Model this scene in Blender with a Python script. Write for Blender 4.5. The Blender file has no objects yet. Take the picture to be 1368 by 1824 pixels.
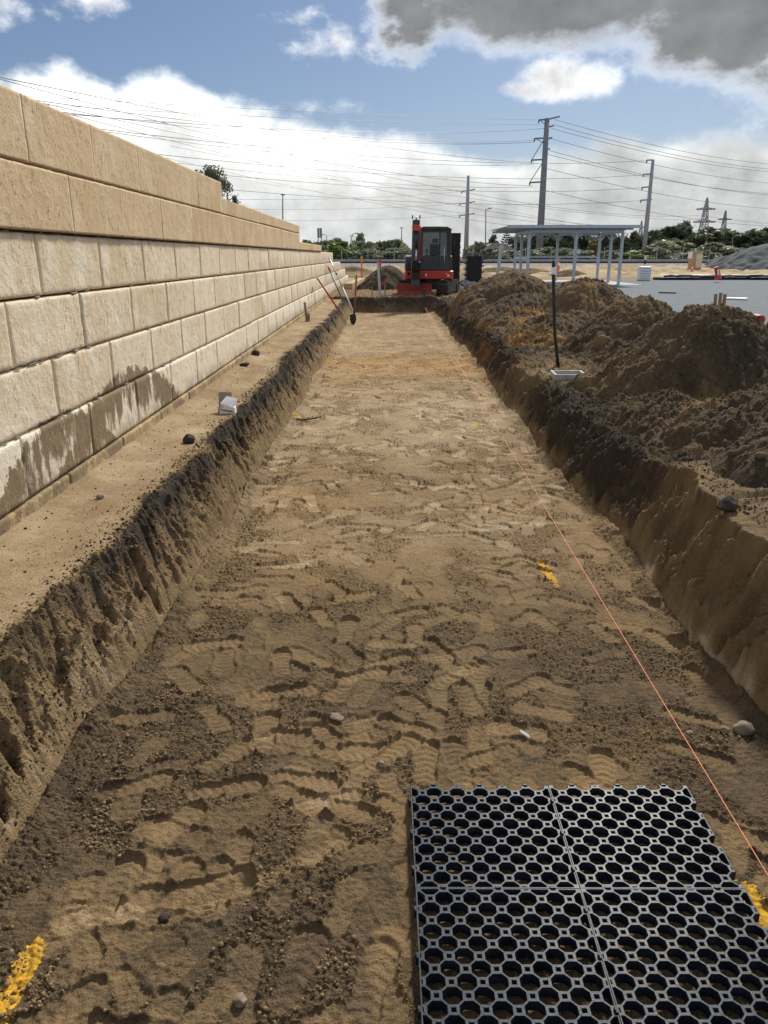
import bpy, bmesh, math, random
import numpy as np
from mathutils import Vector, Matrix

# ------------------------------------------------------------------ camera, sky, sun, exposure
SC = bpy.context.scene
COL = SC.collection
R = math.radians
CAM_H, PITCH, FPX = 1.78, R(18.4), 1370.0
cd = bpy.data.cameras.new("camera"); cam = bpy.data.objects.new("camera", cd); COL.objects.link(cam)
cam.location = (0, 0, CAM_H); cam.rotation_euler = (R(90) - PITCH, 0, R(0.15))
cd.sensor_fit = 'VERTICAL'; cd.sensor_height = 24; cd.lens = 24 * FPX / 1824
cd.clip_start = 0.05; cd.clip_end = 3000
SC.camera = cam
SP, CP = math.sin(PITCH), math.cos(PITCH)

def ray(px, py):
    a = (px - 684) / FPX; b = (912 - py) / FPX
    return Vector((a, CP + b * SP, -SP + b * CP))
def onz(px, py, z):                 # the point of height z seen at a place in the photograph
    d = ray(px, py); t = (z - CAM_H) / d.z
    return Vector((0, 0, CAM_H)) + d * t
def aty(px, py, Y):                 # the point at distance Y
    d = ray(px, py)
    return Vector((0, 0, CAM_H)) + d * (Y / d.y)

SUN_AZ, SUN_EL = R(20), R(39)
sv = Vector((math.sin(SUN_AZ) * math.cos(SUN_EL), math.cos(SUN_AZ) * math.cos(SUN_EL), math.sin(SUN_EL)))
sl = bpy.data.lights.new("sun", 'SUN'); so = bpy.data.objects.new("sun", sl); COL.objects.link(so)
sl.energy = 2.9; sl.angle = R(7); sl.color = (1.0, 0.93, 0.82)
so.rotation_euler = (-sv).to_track_quat('-Z', 'Y').to_euler()
SC.view_settings.view_transform = 'Standard'; SC.view_settings.look = 'None'
SC.view_settings.gamma = 1; SC.view_settings.exposure = 0.85
SC.cycles.max_bounces = 6

class NT:
    def __init__(s, tree): s.t = tree; s.n = tree.nodes; s.l = tree.links
    def node(s, kind, **kw):
        n = s.n.new(kind)
        for k, v in kw.items(): setattr(n, k, v)
        return n
    def put(s, sock, v):
        if hasattr(v, 'is_output') or isinstance(v, bpy.types.NodeSocket): s.l.new(v, sock)
        else: sock.default_value = v
    def math(s, op, a, b=0.0, c=None, clamp=False):
        n = s.node('ShaderNodeMath', operation=op, use_clamp=clamp)
        s.put(n.inputs[0], a); s.put(n.inputs[1], b)
        if c is not None: s.put(n.inputs[2], c)
        return n.outputs[0]
    def mix(s, f, a, b, mode='MIX'):
        n = s.node('ShaderNodeMix', data_type='RGBA', blend_type=mode, clamp_factor=True)
        s.put(n.inputs[0], f)
        for i, v in ((6, a), (7, b)):
            if isinstance(v, (tuple, list)) and len(v) == 3: v = (*v, 1)
            s.put(n.inputs[i], v)
        return n.outputs[2]
    def smooth(s, v, lo, hi, a=0.0, b=1.0):
        n = s.node('ShaderNodeMapRange', interpolation_type='SMOOTHSTEP')
        s.put(n.inputs[0], v)
        for i, q in enumerate((lo, hi, a, b)): s.put(n.inputs[i + 1], q)
        return n.outputs[0]
    def noise(s, vec, scale, detail=4, rough=0.55, dist=0.0):
        n = s.node('ShaderNodeTexNoise')
        if vec is not None: s.l.new(vec, n.inputs['Vector'])
        n.inputs['Scale'].default_value = scale; n.inputs['Detail'].default_value = detail
        n.inputs['Roughness'].default_value = rough; n.inputs['Distortion'].default_value = dist
        return n.outputs[0]
    def mapping(s, vec, scale=(1, 1, 1), loc=(0, 0, 0)):
        n = s.node('ShaderNodeMapping'); s.l.new(vec, n.inputs[0])
        n.inputs['Scale'].default_value = scale; n.inputs['Location'].default_value = loc
        return n.outputs[0]
    def comb(s, x, y, z=0.0):
        n = s.node('ShaderNodeCombineXYZ')
        for i, v in enumerate((x, y, z)): s.put(n.inputs[i], v)
        return n.outputs[0]
    def sep(s, v):
        n = s.node('ShaderNodeSeparateXYZ'); s.l.new(v, n.inputs[0]); return n.outputs
    def attr(s, name):
        n = s.node('ShaderNodeAttribute', attribute_name=name); return n.outputs['Fac']

def azel(px, py):
    d = ray(px, py); return math.atan2(d.x, d.y), math.atan2(d.z, math.hypot(d.x, d.y))

def make_world():
    w = bpy.data.worlds.new("World"); SC.world = w; w.use_nodes = True
    T = NT(w.node_tree); T.n.clear()
    sky = T.node('ShaderNodeTexSky', sky_type='NISHITA', sun_disc=False)
    sky.sun_elevation = SUN_EL; sky.sun_rotation = SUN_AZ % (2 * math.pi)
    sky.air_density = 1.0; sky.dust_density = 0.6; sky.ozone_density = 1.5
    geo = T.node('ShaderNodeTexCoord'); dx, dy, dz = T.sep(geo.outputs['Generated'])
    az = T.math('ARCTAN2', dx, dy)
    el = T.math('ARCSINE', dz)
    v = T.comb(az, el)
    n1 = T.noise(T.mapping(v, (1, 1.25, 1)), 9, 8, 0.58)
    n2 = T.noise(T.mapping(v, (1, 1.5, 1), (3.1, 1.7, 0)), 26, 7, 0.6)
    lit = T.noise(T.mapping(v, (1, 1.25, 1), (-0.012, 0.02, 0)), 9, 8, 0.58)
    relief = T.math('SUBTRACT', n1, lit)
    fb = T.math('ADD', T.math('MULTIPLY', T.math('SUBTRACT', n1, .5), 1.3), T.math('MULTIPLY', T.math('SUBTRACT', n2, .5), .85))
    # the long bank: its upper edge as a ramp over the bearing
    A0, A1 = -0.75, 0.75
    ramp = T.node('ShaderNodeValToRGB'); cr = ramp.color_ramp
    pts = [(-500, 90), (0, 118), (110, 100), (200, 150), (290, 118), (340, 140), (500, 195), (640, 225), (760, 240), (860, 272), (960, 268), (1030, 255), (1120, 236), (1368, 228), (1800, 240)]
    e2v = lambda e: (e + .1) / .5
    els = []
    for i, (x, y) in enumerate(pts):
        a, e = azel(x, y)
        p = min(1, max(0, (a - A0) / (A1 - A0)))
        el_ = cr.elements[0] if i == 0 else cr.elements.new(p)
        el_.position = p; els.append((p, e2v(e)))
    for e_ in list(cr.elements):
        g = min(els, key=lambda q: abs(q[0] - e_.position))[1]; e_.color = (g, g, g, 1)
    T.put(ramp.inputs[0], T.math('DIVIDE', T.math('SUBTRACT', az, A0), A1 - A0))
    top = T.math('SUBTRACT', T.math('MULTIPLY', ramp.outputs[0], .5), .1)
    below = T.math('SUBTRACT', top, el)                       # radians below the edge
    bank = T.math('ADD', T.math('MULTIPLY', below, 26.0), T.math('MULTIPLY', fb, 0.9))
    bank = T.math('MINIMUM', bank, 1.5)
    def blob(px, py, rx, ry, gain, rough):
        a, e = azel(px, py); ra, re = rx / FPX, ry / FPX * .95
        r2 = T.math('ADD', T.math('POWER', T.math('ABSOLUTE', T.math('DIVIDE', T.math('SUBTRACT', az, a), ra)), 2.0),
                    T.math('POWER', T.math('ABSOLUTE', T.math('DIVIDE', T.math('SUBTRACT', el, e), re)), 2.0))
        f = T.math('MULTIPLY', T.math('SUBTRACT', 1.0, r2), gain)
        f = T.math('MAXIMUM', f, -1.5)
        return T.math('ADD', f, T.math('MULTIPLY', fb, rough))
    dark = [(1010, -40, 330, 108, 1.5, 1.3), (1300, 30, 190, 98, 1.3, 1.5), (720, 30, 80, 75, .9, 2.2), (1560, 0, 250, 170, 1.2, 1.5), (1200, -330, 800, 230, 1.4, 1.6)]
    small = [(1010, 142, 92, 40, 1.0, 1.5), (960, 160, 70, 22, .9, 1.2), (600, 84, 72, 36, .45, 1.9), (150, 4, 75, 28, .5, 2.0), (-10, 15, 48, 30, .6, 1.8), (575, 190, 70, 14, .25, 1.5), (530, 20, 45, 18, .2, 1.8)]
    fd = None
    for b in dark:
        f = blob(*b); fd = f if fd is None else T.math('MAXIMUM', fd, f)
    fs = None
    for b in small:
        f = blob(*b); fs = f if fs is None else T.math('MAXIMUM', fs, f)
    # behind the camera: broken cloud
    behind = T.math('MULTIPLY', T.smooth(T.math('ABSOLUTE', az), .8, 1.2), T.smooth(n1, .45, .6))
    aB = T.smooth(bank, -.1, .65); aD = T.smooth(fd, -.1, .95); aS = T.smooth(fs, 0.0, 1.0)
    # brightness (sky units): white where the light comes through, grey where the cloud is thick
    leftness = T.smooth(az, R(14), R(-14))
    depth = T.math('ADD', T.math('DIVIDE', T.math('MAXIMUM', below, 0.0), .10), T.math('MULTIPLY', T.math('SUBTRACT', n1, .5), 2.4))
    hi = T.math('ADD', 5.0, T.math('MULTIPLY', leftness, 3.6))
    lo = T.math('ADD', 3.6, T.math('MULTIPLY', leftness, .9))
    g = T.smooth(depth, T.math('MULTIPLY', leftness, .35), T.math('ADD', .5, T.math('MULTIPLY', leftness, .6)))
    bv = T.math('ADD', T.math('MULTIPLY', hi, T.math('SUBTRACT', 1.0, g)), T.math('MULTIPLY', lo, g))
    bv = T.math('MULTIPLY', bv, T.math('ADD', 1.0, T.math('MULTIPLY', relief, 1.7)))
    dv = T.math('ADD', T.math('MULTIPLY', T.smooth(fd, .05, .95), -5.7), 7.2)
    dv = T.math('MULTIPLY', dv, T.math('ADD', 1.0, T.math('MULTIPLY', relief, 1.2)))
    sv_ = T.math('MULTIPLY', T.math('ADD', T.math('MULTIPLY', T.smooth(fs, .35, 1.2), -2.2), 6.9), T.math('ADD', 1.0, T.math('MULTIPLY', relief, 2.2)))
    def tint(val, c):
        n = T.node('ShaderNodeVectorMath', operation='SCALE'); n.inputs[0].default_value = c
        T.put(n.inputs['Scale'], val); return n.outputs[0]
    skyc = T.node('ShaderNodeVectorMath', operation='MULTIPLY'); T.l.new(sky.outputs[0], skyc.inputs[0]); skyc.inputs[1].default_value = (.30, .325, .375)
    c = T.mix(behind, skyc.outputs[0], (7, 7.1, 7.3))
    c = T.mix(aS, c, tint(sv_, (1, 1, 1)))
    c = T.mix(aB, c, tint(bv, (.98, 1.0, .985)))
    c = T.mix(aD, c, tint(dv, (.98, 1.0, 1.02)))
    bg = T.node('ShaderNodeBackground'); T.l.new(c, bg.inputs[0]); bg.inputs[1].default_value = 0.1
    out = T.node('ShaderNodeOutputWorld'); T.l.new(bg.outputs[0], out.inputs[0])
make_world()

# ------------------------------------------------------------------ helpers
def tag(o, label=None, cat=None, group=None, kind=None):
    if label: o['label'] = label
    if cat: o['category'] = cat
    if group: o['group'] = group
    if kind: o['kind'] = kind
    return o
def empty(name, loc, label, cat, group=None, rz=0.0):
    o = bpy.data.objects.new(name, None); COL.objects.link(o)
    o.location = loc; o.rotation_euler = (0, 0, rz); o.empty_display_size = .1
    return tag(o, label, cat, group)
def link(name, me, parent=None, smooth=False):
    o = bpy.data.objects.new(name, me); COL.objects.link(o)
    if parent is not None: o.parent = parent
    if smooth: me.polygons.foreach_set('use_smooth', [True] * len(me.polygons))
    return o

class MB:
    """collects boxes, bars and tubes into one mesh"""
    def __init__(s): s.v = []; s.f = []
    def add(s, vs, fs):
        k = len(s.v); s.v += [tuple(p) for p in vs]; s.f += [tuple(i + k for i in q) for q in fs]
    def box(s, c, d, M=None, taper=(1, 1)):
        x, y, z = d[0] / 2, d[1] / 2, d[2] / 2
        vs = [Vector((sx * x * (taper[0] if sz > 0 else 1), sy * y * (taper[1] if sz > 0 else 1), sz * z)) for sz in (-1, 1) for sy in (-1, 1) for sx in (-1, 1)]
        if M is not None: vs = [M @ q for q in vs]
        vs = [q + Vector(c) for q in vs]
        s.add(vs, [(0, 2, 3, 1), (4, 5, 7, 6), (0, 1, 5, 4), (2, 6, 7, 3), (0, 4, 6, 2), (1, 3, 7, 5)])
    def bar(s, a, b, w, h=None, up=(0, 0, 1)):
        a, b = Vector(a), Vector(b); h = h or w; d = (b - a); L = d.length; d.normalize(); up = Vector(up)
        if abs(d.dot(up)) > .98: up = Vector((0, 1, 0))
        x = d.cross(up).normalized(); z = x.cross(d)
        vs = [p + x * (sx * w / 2) + z * (sz * h / 2) for p in (a, b) for sz in (-1, 1) for sx in (-1, 1)]
        s.add(vs, [(0, 1, 3, 2), (4, 6, 7, 5), (0, 4, 5, 1), (2, 3, 7, 6), (0, 2, 6, 4), (1, 5, 7, 3)])
    def tube(s, pts, r, n=8, cap=True):
        pts = [Vector(p) for p in pts]; rs = r if isinstance(r, (list, tuple)) else [r] * len(pts)
        rings = []; prev = None
        for i, p in enumerate(pts):
            d = (pts[min(i + 1, len(pts) - 1)] - pts[max(i - 1, 0)]).normalized()
            if prev is None:
                up = Vector((0, 0, 1)) if abs(d.z) < .9 else Vector((0, 1, 0)); x = d.cross(up).normalized()
            else: x = (prev - d * prev.dot(d)).normalized()
            prev = x; y = d.cross(x)
            rings.append([p + (x * math.cos(t) + y * math.sin(t)) * rs[i] for t in [2 * math.pi * k / n for k in range(n)]])
        k = len(s.v)
        for q in rings: s.v += [tuple(p) for p in q]
        for i in range(len(rings) - 1):
            for j in range(n):
                s.f.append((k + i * n + j, k + i * n + (j + 1) % n, k + (i + 1) * n + (j + 1) % n, k + (i + 1) * n + j))
        if cap:
            s.f.append(tuple(k + j for j in range(n))[::-1]); s.f.append(tuple(k + (len(rings) - 1) * n + j for j in range(n)))
    def prism(s, poly, axis, a, b):
        """extrude a 2D outline: axis 'x' -> poly is (y,z); 'y' -> (x,z); 'z' -> (x,y)"""
        def P(q, t): return {'x': (t, q[0], q[1]), 'y': (q[0], t, q[1]), 'z': (q[0], q[1], t)}[axis]
        n = len(poly); vs = [P(q, a) for q in poly] + [P(q, b) for q in poly]
        s.add(vs, [tuple(range(n))[::-1], tuple(range(n, 2 * n))] + [(i, (i + 1) % n, n + (i + 1) % n, n + i) for i in range(n)])
    def build(s, name, mat, parent=None, bevel=0.0, smooth=False, M=None):
        me = bpy.data.meshes.new(name); me.from_pydata(s.v, [], s.f); me.update()
        bm = bmesh.new(); bm.from_mesh(me); bmesh.ops.recalc_face_normals(bm, faces=bm.faces)
        if bevel:
            es = [e for e in bm.edges if len(e.link_faces) == 2 and e.calc_face_angle(0) > .6]
            bmesh.ops.bevel(bm, geom=es, offset=bevel, segments=2, affect='EDGES', profile=.5, clamp_overlap=True)
        if M is not None: bmesh.ops.transform(bm, matrix=M, verts=bm.verts)
        bm.to_mesh(me); bm.free()
        me.materials.append(mat)
        return link(name, me, parent, smooth)

# numpy gradient noise
_rng = np.random.RandomState(7)
_perm = np.concatenate([_rng.permutation(1024)] * 3); _g = _rng.rand(1024) * 2 * np.pi
_gx, _gy = np.cos(_g), np.sin(_g)
def pn(x, y):
    xi = np.floor(x).astype(np.int64); yi = np.floor(y).astype(np.int64)
    xf = x - xi; yf = y - yi; u = xf * xf * xf * (xf * (xf * 6 - 15) + 10); v = yf * yf * yf * (yf * (yf * 6 - 15) + 10)
    def gr(ix, iy, fx, fy):
        h = _perm[_perm[ix & 1023] + (iy & 1023)]; return _gx[h] * fx + _gy[h] * fy
    a = gr(xi, yi, xf, yf); b = gr(xi + 1, yi, xf - 1, yf); c = gr(xi, yi + 1, xf, yf - 1); d = gr(xi + 1, yi + 1, xf - 1, yf - 1)
    return ((a + (b - a) * u) * (1 - v) + (c + (d - c) * u) * v) * 1.5
def fbm(x, y, o=4, g=.5):
    t = 0; a = 1.0; s = 0
    for i in range(o):
        t = t + a * pn(x * 2 ** i + 17.3 * i, y * 2 ** i - 9.1 * i); s += a; a *= g
    return t / s
def bil(x, y, o=2):
    t = 0; a = 1.0
    for i in range(o):
        t = t + a * (1 - 2 * np.abs(pn(x * 2 ** i + 31.7 * i, y * 2 ** i + 5.3 * i))); a *= .5
    return t
def clod(x, y, o=2):
    return -bil(x, y, o)
def ss(a, b, x):
    t = np.clip((x - a) / (b - a), 0, 1); return t * t * (3 - 2 * t)

def grid_mesh(name, X, Y, Z, attrs=None, keep=None):
    ny, nx = X.shape
    me = bpy.data.meshes.new(name)
    co = np.stack([X, Y, Z], -1).reshape(-1, 3).astype(np.float32)
    i = np.arange(ny * nx).reshape(ny, nx)
    q = np.stack([i[:-1, :-1], i[:-1, 1:], i[1:, 1:], i[1:, :-1]], -1).reshape(-1, 4)
    if keep is not None:
        kf = (keep[:-1, :-1] | keep[1:, 1:] | keep[:-1, 1:] | keep[1:, :-1]).reshape(-1); q = q[kf]
    me.vertices.add(len(co)); me.vertices.foreach_set('co', co.ravel())
    me.loops.add(q.size); me.loops.foreach_set('vertex_index', q.ravel().astype(np.int32))
    me.polygons.add(len(q)); me.polygons.foreach_set('loop_start', (np.arange(len(q)) * 4).astype(np.int32))
    me.polygons.foreach_set('use_smooth', np.ones(len(q), bool))
    for k, a in (attrs or {}).items():
        at = me.attributes.new(k, 'FLOAT', 'POINT'); at.data.foreach_set('value', a.ravel().astype(np.float32))
    me.update(calc_edges=True)
    if keep is not None:
        bm = bmesh.new(); bm.from_mesh(me)
        bmesh.ops.delete(bm, geom=[v for v in bm.verts if not v.link_faces], context='VERTS'); bm.to_mesh(me); bm.free()
    return me

# ------------------------------------------------------------------ materials
def pmat(name, color, rough=.7, metal=0.0, var=.25, scale=8.0, bump=0.0, bscale=60.0, spec=.5, coord='Object', dirt=None):
    m = bpy.data.materials.new(name); m.use_nodes = True; T = NT(m.node_tree)
    b = T.n['Principled BSDF']; tc = T.node('ShaderNodeTexCoord').outputs[coord]
    n = T.noise(tc, scale, 5, .6)
    f = T.smooth(n, .3, .7)
    c = T.mix(f, tuple(x * (1 - var) for x in color), tuple(min(1, x * (1 + var)) for x in color))
    if dirt:
        c = T.mix(T.math('MULTIPLY', T.smooth(T.noise(tc, scale * .6, 6, .65), .45, .75), dirt[1]), c, dirt[0])
    T.put(b.inputs['Base Color'], c)
    T.put(b.inputs['Roughness'], T.math('ADD', rough - .08, T.math('MULTIPLY', n, .16), clamp=True))
    b.inputs['Metallic'].default_value = metal; b.inputs['Specular IOR Level'].default_value = spec
    if bump:
        bp = T.node('ShaderNodeBump'); bp.inputs['Strength'].default_value = 1; bp.inputs['Distance'].default_value = bump
        T.put(bp.inputs['Height'], T.noise(tc, bscale, 5, .6)); T.l.new(bp.outputs[0], b.inputs['Normal'])
    return m

def soil_mat():
    m = bpy.data.materials.new('soil'); m.use_nodes = True; T = NT(m.node_tree); b = T.n['Principled BSDF']
    p = T.node('ShaderNodeNewGeometry').outputs['Position']
    dry = T.attr('dry'); yel = T.attr('yel'); lo = T.attr('loose')
    n1 = T.noise(p, 3.0, 6, .62); n2 = T.noise(p, 22, 5, .65); n3 = T.noise(p, 130, 3, .6); n4 = T.noise(p, 420, 2, .6)
    d = T.math('ADD', dry, T.math('MULTIPLY', T.math('SUBTRACT', n1, .5), .36))
    d = T.math('ADD', d, T.math('MULTIPLY', T.math('SUBTRACT', n2, .5), .36))
    d = T.math('ADD', d, T.math('MULTIPLY', T.math('SUBTRACT', n3, .5), .40))
    c = T.mix(T.smooth(d, 0.0, .5), (.046, .037, .028), (.215, .148, .077))
    c = T.mix(T.smooth(d, .45, 1.0), c, (.47, .375, .245))
    yy = T.math('MULTIPLY', yel, T.smooth(T.math('ADD', n1, T.math('MULTIPLY', n2, .6)), .6, 1.0))
    c = T.mix(T.math('MINIMUM', yy, .85), c, (.36, .20, .065))
    speck = T.smooth(n4, .60, .72)
    c = T.mix(T.math('MULTIPLY', speck, .35), c, (.05, .04, .03))
    T.put(b.inputs['Base Color'], c); b.inputs['Roughness'].default_value = .95; b.inputs['Specular IOR Level'].default_value = .12
    h = T.math('ADD', T.math('MULTIPLY', n3, .006), T.math('ADD', T.math('MULTIPLY', n4, .0016), T.math('MULTIPLY', n2, .006)))
    def vor(sc):
        v = T.node('ShaderNodeTexVoronoi', feature='F1'); T.l.new(p, v.inputs['Vector']); v.inputs['Scale'].default_value = sc
        v.inputs['Randomness'].default_value = 1.0; return v.outputs['Distance']
    v1, v2 = vor(75), vor(170)
    patch = T.math('MAXIMUM', T.math('MULTIPLY', lo, T.smooth(n2, .35, .6)), T.smooth(n2, .46, .75, 0.0, .45))
    hv = T.math('ADD', T.math('MULTIPLY', v1, -.0085), T.math('MULTIPLY', v2, -.0040))
    h = T.math('ADD', h, T.math('MULTIPLY', hv, patch))
    bp = T.node('ShaderNodeBump'); bp.inputs['Strength'].default_value = 1.0; bp.inputs['Distance'].default_value = 1.0
    T.put(bp.inputs['Height'], h); T.l.new(bp.outputs[0], b.inputs['Normal'])
    return m

def limestone_mat(name, col_a, col_b, pale, mud=False):
    m = bpy.data.materials.new(name); m.use_nodes = True; T = NT(m.node_tree); b = T.n['Principled BSDF']
    p = T.node('ShaderNodeNewGeometry').outputs['Position']; X, Y, Z = T.sep(p)
    tone = T.attr('tone'); row = T.attr('row')
    n1 = T.noise(p, 2.2, 6, .6); n2 = T.noise(p, 14, 6, .65); n3 = T.noise(p, 90, 4, .6)
    streak = T.noise(T.mapping(p, (1, 3.2, 1.3)), 1.8, 6, .62)
    c = T.mix(tone, col_a, col_b)
    c = T.mix(T.smooth(T.math('ADD', T.math('MULTIPLY', n1, .6), T.math('MULTIPLY', streak, .5)), .48, .72), c, pale)
    c = T.mix(T.math('MULTIPLY', T.smooth(row, 4.4, 4.9), .8), c, (.80, .70, .555), 'MULTIPLY')
    lowpale = T.smooth(row, 2.6, .9)
    c = T.mix(T.math('MULTIPLY', lowpale, T.smooth(T.math('ADD', streak, T.math('MULTIPLY', n2, .35)), .46, .74)), c, (.78, .71, .58))
    c = T.mix(T.math('MULTIPLY', T.smooth(row, .6, .3), .9), c, (.46, .335, .16))
    c = T.mix(T.smooth(n2, .56, .74), c, tuple(x * .66 for x in col_a))
    pit = T.noise(T.mapping(p, (1, 1.5, .8)), 26, 4, .7, .8)
    pm = T.math('MULTIPLY', T.smooth(pit, .60, .68), T.smooth(T.noise(p, 3.4, 3, .5), .45, .62))
    c = T.mix(T.math('MULTIPLY', pm, .6), c, (.17, .11, .06))
    h = T.math('ADD', T.math('MULTIPLY', n2, .012), T.math('MULTIPLY', n3, .0035))
    h = T.math('SUBTRACT', h, T.math('MULTIPLY', pm, .007))
    if mud:
        def fan(y0, top, k, wy):
            e = T.math('SUBTRACT', top, T.math('MULTIPLY', T.math('POWER', T.math('ABSOLUTE', T.math('SUBTRACT', Y, y0)), 2.0), k))
            d = T.math('SUBTRACT', e, Z)                       # metres under the arch
            inside = T.smooth(T.math('ADD', d, T.math('MULTIPLY', T.math('SUBTRACT', n2, .5), .22)), -.04, .10)
            fade = T.smooth(d, wy * 1.2, wy * .25)
            return T.math('MULTIPLY', inside, T.math('ADD', .62, T.math('MULTIPLY', fade, .40)))
        vs = T.noise(T.mapping(p, (1, 4.5, 1.5)), 2.2, 8, .72)
        f = T.math('MAXIMUM', fan(5.75, 1.04, .22, .45), T.math('MAXIMUM', fan(4.45, .95, .40, .4), fan(21.0, 1.1, 1.2, .25)))
        mm = T.smooth(T.math('MULTIPLY', f, T.math('MULTIPLY', vs, 2.0)), .74, .92)
        low = T.math('MULTIPLY', T.smooth(Z, .72, .5), T.smooth(T.math('ADD', streak, T.math('MULTIPLY', n2, .5)), .62, .85))
        mm = T.math('MAXIMUM', mm, T.math('MULTIPLY', low, .8))
        c = T.mix(mm, c, T.mix(n2, (.17, .125, .07), (.29, .22, .135)))
        h = T.math('ADD', h, T.math('MULTIPLY', mm, .006))
    T.put(b.inputs['Base Color'], c); b.inputs['Roughness'].default_value = .93; b.inputs['Specular IOR Level'].default_value = .2
    bp = T.node('ShaderNodeBump'); bp.inputs['Strength'].default_value = .9; bp.inputs['Distance'].default_value = 1.0
    T.put(bp.inputs['Height'], h); T.l.new(bp.outputs[0], b.inputs['Normal'])
    return m

def leaf_mat(name, dark, light):
    m = bpy.data.materials.new(name); m.use_nodes = True; T = NT(m.node_tree); b = T.n['Principled BSDF']
    t = T.attr('tone'); c = T.mix(t, dark, light)
    T.put(b.inputs['Base Color'], c); b.inputs['Roughness'].default_value = .6; b.inputs['Specular IOR Level'].default_value = .3
    tr = T.node('ShaderNodeBsdfTranslucent'); T.put(tr.inputs[0], c)
    mx = T.node('ShaderNodeMixShader'); mx.inputs[0].default_value = .3
    T.l.new(b.outputs[0], mx.inputs[1]); T.l.new(tr.outputs[0], mx.inputs[2])
    T.l.new(mx.outputs[0], T.n['Material Output'].inputs[0])
    return m

def glass_mat():
    m = bpy.data.materials.new('tinted_glass'); m.use_nodes = True; T = NT(m.node_tree); b = T.n['Principled BSDF']
    n = T.noise(T.node('ShaderNodeTexCoord').outputs['Object'], 3, 3, .5)
    T.put(b.inputs['Base Color'], T.mix(n, (.02, .028, .03), (.035, .045, .05)))
    b.inputs['Roughness'].default_value = .06; b.inputs['Alpha'].default_value = .5
    return m

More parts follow.
